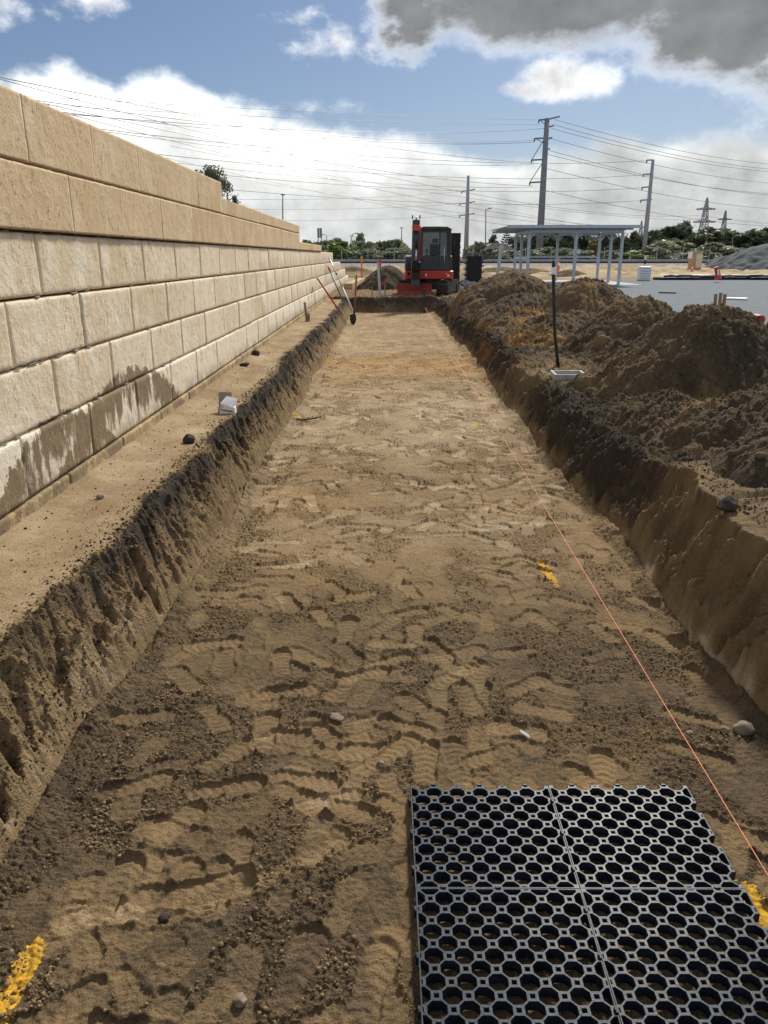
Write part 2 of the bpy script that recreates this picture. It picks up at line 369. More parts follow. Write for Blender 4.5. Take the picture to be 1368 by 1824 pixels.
M = dict(
    soil=soil_mat(),
    block=limestone_mat('limestone', (.62, .50, .335), (.73, .62, .455), (.78, .70, .56), mud=True),
    cream=limestone_mat('cream_limestone', (.52, .44, .30), (.60, .52, .38), (.62, .57, .47)),
    mortar=pmat('mortar', (.24, .205, .16), .95, var=.35, scale=20, bump=.01, bscale=40),
    plastic=pmat('black_plastic', (.011, .019, .033), .40, var=.3, scale=30, bump=.0005, bscale=120, spec=.13, dirt=((.09, .075, .055), .35)),  # blue in the base colour stands in for reflected sky
    blackmat=pmat('black_rubber', (.014, .014, .015), .6, var=.3, scale=14),
    stack=pmat('stack_plastic', (.012, .013, .015), .5, var=.3, scale=14),
    red=pmat('red_paint', (.50, .028, .018), .38, var=.15, scale=6, dirt=((.16, .09, .06), .35)),
    dullred=pmat('dull_red_paint', (.23, .022, .022), .5, var=.25, scale=6, dirt=((.10, .075, .055), .7)),
    darkgrey=pmat('dark_grey_paint', (.022, .023, .026), .45, var=.2, scale=6, dirt=((.10, .08, .06), .25)),
    track=pmat('track_rubber', (.035, .03, .026), .85, var=.4, scale=9, dirt=((.12, .09, .06), .6)),
    steel=pmat('bright_steel', (.55, .56, .58), .3, metal=.9, var=.1, scale=20),
    galv=pmat('galvanised_steel', (.40, .46, .52), .5, metal=.35, var=.1, scale=5),
    pole=pmat('pole_paint', (.17, .19, .225), .6, var=.12, scale=.7),
    polepale=pmat('pale_pole_paint', (.30, .31, .36), .6, var=.12, scale=.7),
    wire=pmat('wire_metal', (.10, .10, .11), .5, var=.1, scale=1),
    white=pmat('white_plastic', (.72, .74, .75), .5, var=.06, scale=10),
    concrete=pmat('concrete', (.42, .42, .41), .9, var=.18, scale=6, bump=.004, bscale=50),
    farconc=pmat('barrier_concrete', (.30, .32, .35), .9, var=.15, scale=1.5),
    tan=pmat('tan_paint', (.34, .26, .18), .7, var=.2, scale=2),
    cream_paint=pmat('cream_paint', (.55, .49, .36), .7, var=.15, scale=3),
    wood=pmat('weathered_timber', (.24, .18, .12), .85, var=.35, scale=14),
    handle=pmat('brown_timber', (.27, .10, .055), .55, var=.25, scale=12),
    redpole=pmat('red_handle', (.42, .02, .035), .4, var=.15, scale=9),
    green=pmat('green_handle', (.015, .17, .09), .4, var=.15, scale=9),
    orange=pmat('orange_plastic', (.75, .14, .02), .5, var=.15, scale=6),
    string=pmat('orange_string', (.80, .25, .11), .6, var=.15, scale=60),
    yellow=pmat('yellow_spray_paint', (.50, .275, .010), .9, var=.35, scale=60, bump=.003, bscale=160, dirt=((.17, .12, .06), .55)),
    card=pmat('white_card', (.76, .77, .80), .6, var=.05, scale=9, dirt=((.45, .40, .33), .3)),
    kraft=pmat('grey_card', (.27, .225, .195), .8, var=.12, scale=9),
    ink=pmat('dark_ink', (.03, .03, .05), .7, var=.1),
    stone=pmat('stone', (.22, .18, .13), .9, var=.3, scale=18, bump=.006, bscale=40),
    darkstone=pmat('dark_clod', (.045, .034, .026), .95, var=.3, scale=18, bump=.01, bscale=40),
    bluegravel=pmat('blue_gravel', (.088, .115, .138), .95, var=.3, scale=2.2, bump=.03, bscale=7, coord='Object', dirt=((.15, .15, .14), .45)),
    pilegravel=pmat('gravel_heap', (.052, .067, .074), .95, var=.3, scale=1.2, bump=.05, bscale=14),
    ballast=pmat('ballast', (.21, .20, .19), .95, var=.35, scale=3, bump=.06, bscale=8),
    rail=pmat('rusty_rail', (.07, .045, .035), .7, var=.3, scale=4),
    road=pmat('asphalt', (.06, .06, .065), .9, var=.2, scale=1),
    bark=pmat('bark', (.12, .09, .065), .9, var=.3, scale=4),
    rooft=pmat('grey_roof', (.26, .235, .235), .7, var=.15, scale=1.2),
    wallw=pmat('house_wall', (.60, .58, .55), .8, var=.1, scale=1.2),
    leafdark=leaf_mat('dark_leaf', (.06, .08, .055), (.175, .205, .125)),
    leafgrey=leaf_mat('grey_leaf', (.12, .14, .088), (.37, .40, .25)),
    leafyel=leaf_mat('yellow_leaf', (.09, .13, .02), (.27, .32, .06)),
    leafgold=leaf_mat('golden_leaf', (.10, .085, .02), (.26, .20, .05)),
    glass=glass_mat(),
)

# ------------------------------------------------------------------ the trench and the ground beside it
def spread(segs):
    out = []
    for a, b, s in segs: out.append(np.arange(a, b - 1e-6, s))
    out.append(np.array([segs[-1][1]])); return np.concatenate(out)
xs = spread([(-2.15, -1.62, .012), (-1.62, -.98, .005), (-.98, 1.36, .0052), (1.36, 2.1, .0055), (2.1, 3.0, .012), (3.0, 7.0, .04)])
ysl = [0.7]
while ysl[-1] < 25.9: ysl.append(ysl[-1] + max(.0036, ysl[-1] * .0021))
while ysl[-1] < 26.9: ysl.append(ysl[-1] + .02)
while ysl[-1] < 34: ysl.append(ysl[-1] + .07)
ys = np.array(ysl)
GX, GY = np.meshgrid(xs, ys)
def base_ground(x, y):
    z0 = .018 * fbm(x * 1.1, y * 1.1, 3)
    # left cut
    fl = 1.2
    xf = -1.09 + .05 * pn(y * .45, y * 0 + 3.3) + .022 * pn(y * 2.1, y * 0 + 8.3) - .10 * ss(3.6, 2.3, y)
    wl = .245 - .05 * ss(4.5, 2.5, y) + .05 * pn(y * .8, y * 0 + 1.7) + .03 * pn(y * 3.5, y * 0 + 2.2)
    t0 = (xf - x) / wl
    xx = x + (.045 * pn(y * 2.3 + t0 * .5, t0 * .9) + .030 * (1 - 2 * np.abs(pn(y * 6.3 - t0 * .9, t0 * .7 + 3))) + .050 * fbm(y * 5 - t0 * 1.2, t0 * 1.3 + 4, 4, .62) + .012 * pn(y * 34 + t0 * 3, t0 * 2)) * ss(.02, .55, t0) * ss(1.7, .9, t0) * 1.25 + .010 * fbm(y * 6, t0 * 2, 3)
    t = np.clip((xf - xx) / wl, 0, 1)
    hl = .425
    prof = np.where(t < .16, t / .16 * .40, .40 + .60 * np.clip((t - .16) / .84, 0, 1) ** .9)
    zl = hl * prof
    tl = (xf - x) / wl
    # right cut
    near = ss(5.2, 4.3, y)
    xr = 1.50 + .06 * pn(y * .5, y * 0 + 13.3) + .045 * pn(y * 1.7, y * 0 + 18.3) + .07 * ss(9, 14, y)
    wr = (.25 + .08 * pn(y * .9, y * 0 + 11.7) + .06 * pn(y * 3.1, y * 0 + 12.2)) * (1 - .20 * near)
    t0 = (x - xr) / wr
    xx = x - ((.085 * pn(y * 2.1 + t0 * .6, t0 * .8 + 7) + .060 * (1 - 2 * np.abs(pn(y * 4.6 + t0 * .9, t0 * .6 + 13))) + .075 * fbm(y * 4.2 + t0 * 1.1, t0 * 1.3 + 9, 4, .62) + .014 * pn(y * 30 + t0 * 3, t0 * 2 + 3)) * ss(.02, .5, t0) * ss(1.9, .9, t0) + .012 * fbm(y * 6 + 9, t0 * 2, 3)) * (1 - .30 * near)
    t = np.clip((xx - xr) / wr, 0, 1)
    hr = .50 + .05 * pn(y * .7, y * 0 + 21) + .10 * near
    prof = np.where(t < .14, t / .14 * .34, .34 + .66 * np.clip((t - .14) / .86, 0, 1) ** .9)
    zr = hr * prof
    tr = (x - xr) / wr
    # far end
    yf = 26.3 + .18 * pn(x * 1.1, x * 0 + 5) + .08 * pn(x * 4, x * 0 + 2)
    te = (y - yf + .10 * pn(x * 2.6, y * 2) + .05 * clod(x * 7, y * 7, 3)) / .42
    ze = (.50 + .05 * pn(x * 1.7, x * 0 + 9)) * np.clip(te, 0, 1) ** .8
    z = np.maximum(np.maximum(zl, zr), ze)
    flo = ss(.10, -.05, np.maximum(np.maximum(tl, tr), te))
    return z + z0 * np.where(flo > .5, 1, .6), tl, tr, te, flo, near
GZ, TL, TR, TE, FLO, NEAR = base_ground(GX, GY)
loose = ss(-.16, .14, fbm(GX * 2.4 + 5, GY * 2.0, 3) + .10 * ss(4, 2.2, GY))
edgen = np.maximum(fbm(GX * 2.2 + 31, GY * 1.7, 3), -.38)
edge = np.maximum(ss(-.55 - edgen, .05, TL), ss(-.55 - edgen, .05, TR)) * FLO       # fallen soil at the foot of the cuts
loose = np.maximum(loose, edge * 1.2)
crumb = .0045 * clod(GX * 15, GY * 15) + .0060 * clod(GX * 36 + 3, GY * 36) + .0050 * clod(GX * 72, GY * 72, 1)
fine = .0022 * fbm(GX * 30, GY * 30, 3) + .0032 * clod(GX * 24 + 7, GY * 34, 2) * ss(-.2, .3, fbm(GX * 3.1, GY * 3.1 + 9, 2)) + .004 * fbm(GX * 6, GY * 6, 2)
GZ += FLO * (loose * (crumb + .012) + fine + edge * (.045 + .05 * np.clip(edgen + .3, 0, 1) + .012 * clod(GX * 12, GY * 12)))
# foot traffic: boot prints trodden into the floor, newest last
prs = random.Random(11)
dry_sheen = .46 + .18 * fbm(GX * .55 + 3, GY * .55, 3)
dry_sheen += -.21 * ss(5.0, 3.2, GY) + .10 * ss(3.6, 5.2, GY) + .11 * ss(5.0, 9, GY) - .02 * loose  # darker near the camera; sunlit sheen painted into the tone further down the trench
def stamp(cx, cy, ang, sz, depth, clear=False):
    i0, i1 = np.searchsorted(ys, [cy - .24, cy + .24]); j0, j1 = np.searchsorted(xs, [cx - .24, cx + .24])
    if i1 - i0 < 3 or j1 - j0 < 3: return
    x = GX[i0:i1, j0:j1] - cx; y = GY[i0:i1, j0:j1] - cy
    c, s = math.cos(ang), math.sin(ang); u = (x * c + y * s) / sz; v = (-x * s + y * c) / sz
    u = u + .005 * pn(GX[i0:i1, j0:j1] * 18, GY[i0:i1, j0:j1] * 18); v = v + .004 * pn(GX[i0:i1, j0:j1] * 19 + 4, GY[i0:i1, j0:j1] * 19)
    w = .050 - .013 * np.exp(-((u + .02) / .045) ** 2) - .007 * ss(.0, -.14, u)
    d = np.maximum(np.abs(v) - w, 0) ** 2 + np.maximum(np.abs(u) - .09, 0) ** 2
    e1 = np.sqrt(np.maximum(np.abs(u) - .085, 0) ** 2 + v ** 2) - w
    e2 = np.abs(v) - w
    d = np.where(np.abs(u) > .085, e1, e2)
    ins = ss(.002, -.004, d)
    if not clear and prs.random() < .45: ins = ins * ss(-.012, .012, (u + prs.uniform(-.05, .05)) * prs.choice((-1, 1)))
    z = GZ[i0:i1, j0:j1]; F = FLO[i0:i1, j0:j1]
    if (F < .5).mean() > .4: return
    zm = float(np.median(z))
    tread = .0014 * np.sign(np.sin(u * 190 + np.abs(v) * 90)) * (np.abs(v) < w * .85)
    ta, tb = prs.uniform(-7, 7), prs.uniform(-11, 11); tiltz = depth * (ta * u + tb * v) * (.22 if clear else .7)
    target = zm - depth * (1 if clear else .55) - tiltz + tread * (1.2 if clear else .6) + (.08 if clear else .2) * (z - zm)
    rim = (.0062 if clear else .0040) * np.exp(-((d - .008) / .008) ** 2) * (d > 0) * (.5 + .9 * np.clip(fbm(GX[i0:i1, j0:j1] * 14, GY[i0:i1, j0:j1] * 14, 2) + .4, 0, 1.3))
    k = ins * F
    GZ[i0:i1, j0:j1] = z * (1 - k) + target * k + rim * F * (1 - ins)
    dry_sheen[i0:i1, j0:j1] += k * (.075 + .05 * prs.uniform(-1, 1))
    loose[i0:i1, j0:j1] *= 1 - .8 * k
n = 0
GZ0 = GZ.copy()
for _ in range(700):
    y = 1.15 + 25 * prs.random() ** 1.35; x = prs.uniform(-1.0, 1.42)
    ang = prs.choice([0, math.pi, math.pi / 2, -math.pi / 2, math.pi / 2]) + prs.uniform(-.7, .7)
    stamp(x, y, ang, prs.uniform(.82, 1.06), prs.uniform(.003, .010))
GZ[:] = np.minimum(GZ, GZ0 + .011)
GZ += FLO * (.0024 * clod(GX * 42 + 11, GY * 42, 2) + .003 * fbm(GX * 11, GY * 11, 2))
for _ in range(640):
    y = 1.2 + 24.5 * prs.random() ** 1.15; x = prs.uniform(-1.0, 1.42)
    stamp(x, y, prs.choice([0, math.pi, math.pi / 2, -math.pi / 2]) + prs.uniform(-.8, .8), prs.uniform(.90, 1.06), prs.uniform(.005, .009) * (1 + .9 * min(1, max(0, (y - 4) / 5))), True)
for (px, py, a) in [(755, 1355, 1.5), (830, 1240, -1.4), (470, 1300, 1.6), (400, 1405, .25), (310, 1590, .1), (370, 1580, .3), (615, 1120, 1.5), (510, 1230, .15), (640, 1200, .4), (700, 1335, .9), (1180, 1140, -1.2), (530, 1720, 1.3), (660, 1745, 1.3), (240, 1400, .4), (200, 1580, 1.4)]:
    p = onz(px, py, 0); stamp(p.x, p.y, a, 1.05, .013, True)
GZ += FLO * (.0012 * clod(GX * 60 + 11, GY * 60, 2) + .0012 * fbm(GX * 25, GY * 25, 2))
# a plank or shovel drag, a few long scrapes
for (px0, py0, px1, py1, w) in [(300, 1640, 640, 1480, .035), (520, 912, 600, 872, .03), (340, 880, 560, 840, .02), (620, 850, 760, 848, .015), (430, 1310, 700, 1270, .02)]:
    a, b = onz(px0, py0, 0), onz(px1, py1, 0); d = (b - a); L = d.length; d /= L
    u = (GX - a.x) * d.x + (GY - a.y) * d.y; v = -(GX - a.x) * d.y + (GY - a.y) * d.x + .012 * pn(GX * 5, GY * 5)
    k = ss(0, .08, u) * ss(L, L - .08, u) * FLO
    GZ -= k * (.012 * np.exp(-(v / w) ** 2) - .008 * np.exp(-((v - 1.7 * w) / (w * .6)) ** 2)); dry_sheen += k * .18 * np.exp(-(v / w) ** 2)
# lips, ledge and the right-hand ground
ledge = ss(1.0, 1.35, TL)
lipn = fbm(GX * 3 + 9, GY * 1.5, 3)
lip = np.exp(-((TL - 1.08 - .25 * lipn) / .25) ** 2) * ss(-.30, .25, lipn + .1) * (GX < -1.15)
GZ += lip * (.030 + 1.2 * crumb + .022 * clod(GX * 9, GY * 9) + .010 * clod(GX * 22, GY * 22))
GZ += ledge * (1 - np.clip(lip, 0, 1)) * (.012 * fbm(GX * 2.5, GY * 2.5, 3) + .0035 * clod(GX * 40, GY * 40) * ss(.0, .3, fbm(GX * 3, GY * 3 + 7, 3)) + .03 * ss(-1.72, -1.93, GX))
rg = ss(.55, 1.1, TR) * (1 - .75 * NEAR)
GZ += rg * (.06 * fbm(GX * 1.6, GY * 1.6, 4) + .030 * clod(GX * 5, GY * 5) + 1.3 * crumb + .018 * clod(GX * 13, GY * 13))
GZ += ss(.3, .8, TR) * NEAR * (.02 * fbm(GX * 2, GY * 2, 3) + .010 * np.sin((GX * .7 + GY * .5) * 60) * ss(.0, .3, pn(GX * 1.5, GY * 1.5)) * ss(1.0, 1.4, TR))
GZ += ss(1.2, 3.5, TR) * NEAR * .10
wallm = np.maximum(ss(0, .15, TL) * ss(1.1, .9, TL), ss(0, .15, TR) * ss(1.1, .9, TR))
GZ += wallm * (.022 * clod(GY * 6, GX * 7 + 3) + .014 * clod(GY * 15, GX * 15) + .010 * clod(GY * 34, GX * 34)) * np.where(GX > 0, 1.25 + .5 * NEAR, 1.0)
beyond = ss(1.0, 1.5, TE)
GZ += ss(.1, .3, TE) * (.03 * clod(GX * 5, GY * 5, 3) + .012 * clod(GX * 18, GY * 18))
GZ += beyond * (.04 * fbm(GX * 1.2, GY * 1.2, 4) + .015 * bil(GX * 6, GY * 6))
hp = onz(683, 523, .45)
GZ -= .16 * np.exp(-(((GX - hp.x) / .9) ** 2 + ((GY - 27.7) / .35) ** 2) ** 2) * beyond
# soil tone
yel = np.zeros_like(GX)
yel += FLO * (.95 * np.exp(-((GY - 13.6 - .8 * fbm(GX * 1.2, GY * .5, 2)) / 1.3) ** 2) + .25 * ss(9, 12, GY))  # orange sand band, plus warm sunlit glow painted on the far floor
for (px, py, rx, ry, k) in [(565, 893, .30, .20, .55), (905, 905, .18, .2, .4), (520, 875, .3, .15, .3)]:
    p = onz(px, py, 0); yel += k * np.exp(-((GX - p.x) / rx) ** 2 - ((GY - p.y) / ry) ** 2) * FLO
yel += .14 * ss(.15, .5, fbm(GX * .9 + 40, GY * .9, 3)) * FLO
dry = dry_sheen * FLO
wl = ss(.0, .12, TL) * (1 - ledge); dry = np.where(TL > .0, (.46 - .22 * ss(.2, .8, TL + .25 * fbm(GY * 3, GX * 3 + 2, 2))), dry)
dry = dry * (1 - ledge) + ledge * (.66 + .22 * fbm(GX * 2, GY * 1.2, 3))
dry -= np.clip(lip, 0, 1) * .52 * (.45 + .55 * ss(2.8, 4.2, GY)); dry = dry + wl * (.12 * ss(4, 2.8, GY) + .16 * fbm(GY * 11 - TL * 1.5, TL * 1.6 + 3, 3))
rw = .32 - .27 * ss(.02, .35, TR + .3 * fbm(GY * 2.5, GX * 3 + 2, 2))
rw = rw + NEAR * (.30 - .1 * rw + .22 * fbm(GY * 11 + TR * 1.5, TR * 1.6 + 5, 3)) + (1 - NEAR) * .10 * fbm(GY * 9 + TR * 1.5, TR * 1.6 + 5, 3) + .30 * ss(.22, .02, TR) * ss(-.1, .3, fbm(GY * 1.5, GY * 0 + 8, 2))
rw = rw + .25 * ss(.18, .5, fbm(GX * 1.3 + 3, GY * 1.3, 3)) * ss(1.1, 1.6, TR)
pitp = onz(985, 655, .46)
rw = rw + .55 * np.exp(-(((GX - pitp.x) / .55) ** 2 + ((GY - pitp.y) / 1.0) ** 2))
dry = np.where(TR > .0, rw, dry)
dry = np.where(TE > .0, (.26 - .16 * ss(.1, .7, TE + .5 * fbm(GX * 2, GY * 2 + 3, 3))) + .30 * ss(.1, .4, fbm(GX * 1.1 + 3, GX * 0 + 2, 2)) * ss(.6, .2, TE) + beyond * .28, dry)
yel += ss(.1, .3, TR) * .7 * np.exp(-((GY - 13.4) / .9) ** 2) * ss(1.0, .4, TR) + beyond * .15
lz = np.clip(np.maximum(np.maximum(loose * FLO, np.clip(lip, 0, 1)), np.maximum(.75 * wallm, rg)), 0, 1)
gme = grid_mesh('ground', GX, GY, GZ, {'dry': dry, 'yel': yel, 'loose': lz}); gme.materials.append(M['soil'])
tag(link('ground', gme), kind='structure', label='dug sandy ground with trench and ledge')
def zat(x, y):
    i = min(max(int(np.searchsorted(ys, y)), 1), len(ys) - 1); j = min(max(int(np.searchsorted(xs, x)), 1), len(xs) - 1)
    return float(GZ[i, j])

# ------------------------------------------------------------------ flat ground out to the horizon
def far_ground():
    xs2 = np.concatenate([np.linspace(-900, -60, 8)[:-1], np.linspace(-60, -2.15, 30)[:-1], np.linspace(-2.15, 7, 30)[:-1], np.linspace(7, 75, 240)[:-1], np.linspace(75, 900, 8)])
    ys2 = np.concatenate([np.linspace(-60, .7, 5)[:-1], np.linspace(.7, 34, 12)[:-1], np.linspace(34, 45, 12)[:-1], 45 * np.exp(np.linspace(0, math.log(90 / 45), 260))[:-1], np.linspace(90, 140, 20)[:-1], np.linspace(140, 1500, 8)])
    X, Y = np.meshgrid(xs2, ys2)
    band = ss(47.6, 51, Y) * ss(88, 80, Y) * ss(-30, -15, X) * ss(75, 65, X)
    z = .43 + band * (.30 * fbm(X * .4, Y * .3, 4) + .20 * clod(X * .5, Y * .4, 3) * ss(52, 60, Y) + .2)
    z = z + ss(70, 78, Y) * ss(86, 82, Y) * ss(-20, -10, X) * .25
    dry = np.full_like(X, .55) + band * (.28 + .45 * fbm(X * .25, Y * .12, 3)) - .25 * ss(7.5, 5.5, X) * ss(90, 60, Y)
    yel = band * (.05 + .75 * ss(62, 72, Y) * ss(-.1, .3, fbm(X * .2, Y * .1, 2))) * ss(2, 9, X)
    inner = (X > -2.14) & (X < 6.99) & (Y > .71) & (Y < 33.99)
    i = (xs2 >= -2.16) & (xs2 <= 7.01); j = (ys2 >= .69) & (ys2 <= 34.01)
    keep = ~np.outer(j, i)
    # faces whose four corners all lie in the hole go
    me = grid_mesh('earth', X, Y, z, {'dry': dry, 'yel': yel}, keep); me.materials.append(M['soil'])
    tag(link('terrain', me), kind='structure', label='sandy building ground reaching the horizon')
far_ground()
def sheet(name, x0, x1, y0, y1, z, mat, th=.03):
    b = MB(); b.box(((x0 + x1) / 2, (y0 + y1) / 2, z - th / 2), (x1 - x0, y1 - y0, th)); return tag(b.build(name, mat), kind='structure')
b = MB(); b.prism([(4.6, 8), (70, 8), (70, 47.4), (12.3, 47.4), (12.3, 38.0), (7.2, 38.0), (7.2, 30)], 'z', .40, .475)
tag(b.build('gravel_pavement', M['bluegravel']), kind='structure')
sheet('concrete_pavement', 5.9, 12.2, 38.1, 46.0, .49, M['concrete'], .1)
# rail corridor
b = MB(); b.prism([(86, .3), (90, 1.0), (98, 1.0), (101, .3)], 'x', -60, 90)
tag(b.build('ballast_ground', M['ballast']), kind='structure')
for k, yy in enumerate((92.3, 93.9)):
    b = MB(); b.box((15, yy, 1.08), (150, .07, .15)); b.box((15, yy, 1.18), (150, .12, .05))
    tag(b.build('rail', M['rail']), 'long rusty steel rail on ballast, ' + ('nearer' if k == 0 else 'farther') + ' of the pair', 'rail', 'railway rails')
sheet('road', -80, 120, 106, 114, .5, M['road'], .1)

def long_barrier():
    e = empty('concrete_barrier', (12, 104, .4), 'long grey concrete barrier wall behind the railway', 'barrier')
    b = MB(); b.prism([(-.30, 0), (.30, 0), (.22, .35), (.10, .95), (-.10, .95), (-.22, .35)], 'x', -62, 80); b.build('wall_body', M['farconc'], e)
    b = MB()
    for i in range(-62, 80, 6): b.box((i, 0, .975), (5.9, .24, .05))
    b.build('coping', M['concrete'], e)
long_barrier()
def fence(name, x0, x1, Y, h, step, label):
    e = empty(name, (x0, Y, .9), label, 'fence')
    x = 0
    while x <= x1 - x0:
        b = MB(); b.tube([(x, 0, -.5), (x, 0, h)], .032, 6); b.build('post', M['galv'], e); x += step
    b = MB(); L = x1 - x0
    for k in range(7): b.tube([(0, 0, .1 + k * (h - .15) / 6), (L, 0, .1 + k * (h - .15) / 6)], .0035, 4)
    x = 0
    while x < L: b.bar((x, 0, .05), (x, 0, h), .004); x += .4
    b.build('wire_mesh', M['galv'], e)
fence('railway_fence', -12, 56, 100.5, 1.9, 3.25, 'tall wire mesh fence with thin galvanised posts beside the railway')

# ------------------------------------------------------------------ spoil heaps
HEAPC = []
def heap(name, cx, cy, rx, ry, h, rot, seed, res, label, cat='dirt pile', group='heaps of dug soil', dry0=.20, yel0=0.0, sharp=1.0, mat='soil', base=.40, rough=1.0, fs=1.0):
    n = int(2 * max(rx, ry) / res); n = min(max(n, 40), 330)
    u = np.linspace(-1.12, 1.12, n); U, V = np.meshgrid(u, u)
    c, s = math.cos(rot), math.sin(rot)
    X = U * rx * c - V * ry * s; Y = U * rx * s + V * ry * c
    sx, sy = X * fs + seed * 13.7, Y * fs - seed * 7.3
    r = np.sqrt(U ** 2 + V ** 2) * (1 + .22 * fbm(sx * .9, sy * .9, 3)) + .03 * pn(sx * 4, sy * 4)
    q = np.clip(1 - r, 0, 1)
    z = h * q ** sharp * (1 - .22 * q ** 3) / .78
    ang = np.arctan2(V, U)
    m = ss(0, .25, q)
    fi = 1.0 if res < .02 else .6
    z += rough * m * (.055 * fbm(sx * 1.3, sy * 1.3, 3) + .006 * clod(sx * 3.5, sy * 3.5) + .008 * clod(sx * 9, sy * 9) + fi * .010 * clod(sx * 21, sy * 21) + fi * .008 * clod(sx * 42, sy * 42, 1))
    z += rough * m * .04 * np.abs(pn(ang * 7, r * 2 + seed))
    z -= .25 * ss(1.0, 1.1, r)
    if cx < 6 and cy < 31:
        wx, wy = X + cx, Y + cy
        i = np.clip(np.searchsorted(ys, wy), 1, len(ys) - 1); j = np.clip(np.searchsorted(xs, wx), 1, len(xs) - 1)
        z = z * ss(1.55, 2.05, wx) + np.minimum(GZ[i, j], .62) - base - .03 * (1 - m) - .06 * ss(2.0, 1.8, wx)
    if cx < 6 and cy < 14:
        rs = np.random.RandomState(seed); pk = rs.choice(np.flatnonzero((r < .98).ravel()), 260)
        HEAPC.extend((X.ravel()[k] + cx, Y.ravel()[k] + cy, z.ravel()[k] + base, min(.006 * (1 + rs.gamma(1.0, .9)), .034)) for k in pk)
    dry = dry0 + .22 * fbm(sx * .8, sy * .8, 3) + .20 * ss(.1, .5, fbm(sx * 2, sy * 2, 3))
    yel = np.full_like(z, 0) + yel0 * ss(.05, .4, fbm(sx * .7 + 4, sy * .7, 2))
    me = grid_mesh(name, X, Y, z, {'dry': dry, 'yel': yel, 'loose': np.full_like(z, .9)}, keep=r < 1.05); me.materials.append(M[mat])
    o = link(name, me); o.location = (cx, cy, base); return tag(o, label, cat, group)
p = onz(1270, 700, .42)
heap('dirt_pile', 3.27, 7.9, 1.36, 1.35, .84, .2, 1, .012, 'tallest dark soil pile, between square pit and gravel yard')
heap('dirt_pile', 3.15, 5.7, 1.25, 1.15, .47, .5, 2, .011, 'rounded dark soil pile nearest the camera on the right')
heap('dirt_pile', 3.58, 11.3, 1.22, 1.6, .78, -.2, 3, .016, 'broad domed soil pile behind the black upright pipe')
heap('dirt_pile', 4.0, 15.9, 1.45, 2.0, .92, .1, 4, .02, 'pointed brown soil pile in front of the steel shelter', yel0=.6)
heap('dirt_pile', 3.25, 20.6, 1.9, 2.3, 1.0, .3, 5, .025, 'farthest soil pile, next to the black crate stacks', yel0=.35)
heap('dirt_pile', 2.75, 16.4, 1.2, 2.3, .55, .0, 6, .022, 'low long soil pile streaked with orange sand beside trench', yel0=1.3)
heap('dirt_pile', 2.75, 12.9, .95, 1.5, .42, .1, 9, .02, 'low soil pile streaked with yellow sand by the trench edge', yel0=1.2, dry0=.2)
heap('dirt_pile', 2.75, 4.25, .95, .8, .36, .1, 7, .010, 'low loose soil mound spilling over the right trench edge', dry0=.08)
heap('dirt_pile', 2.35, 6.3, .6, .95, .24, .1, 8, .010, 'small crumbly soil mound in front of the tallest pile')
q = aty(688, 500, 33)
heap('sand_pile', q.x, 33.5, 1.45, 1.5, 1.0, .2, 10, .03, 'small grey sand cone behind the trench end', 'sand pile', None, dry0=.10, rough=.6, base=.42)
q = aty(1420, 470, 78)
heap('gravel_pile', q.x + 1.0, 78, 11.5, 8.5, 3.3, .0, 11, .09, 'large dark blue gravel heap at the far right', 'gravel pile', None, mat='pilegravel', sharp=.95, base=.3, rough=.5, fs=.3)
for k, (px, py, w) in enumerate([(940, 486, 1.6), (890, 482, 2.0), (1010, 490, 1.1), (625, 480, 1.3)]):
    q = onz(px, py + 6, .42); heap('sand_pile', q.x, q.y, w * 1.6, w, .55, 0, 20 + k, .05,
        ['grey sand hump under the left half of the shelter', 'grey sand hump left of the shelter posts', 'small sand hump beside the middle shelter post', 'low dark sand hump past the wall end'][k], 'sand pile', None, dry0=.30, base=.42, rough=.8)

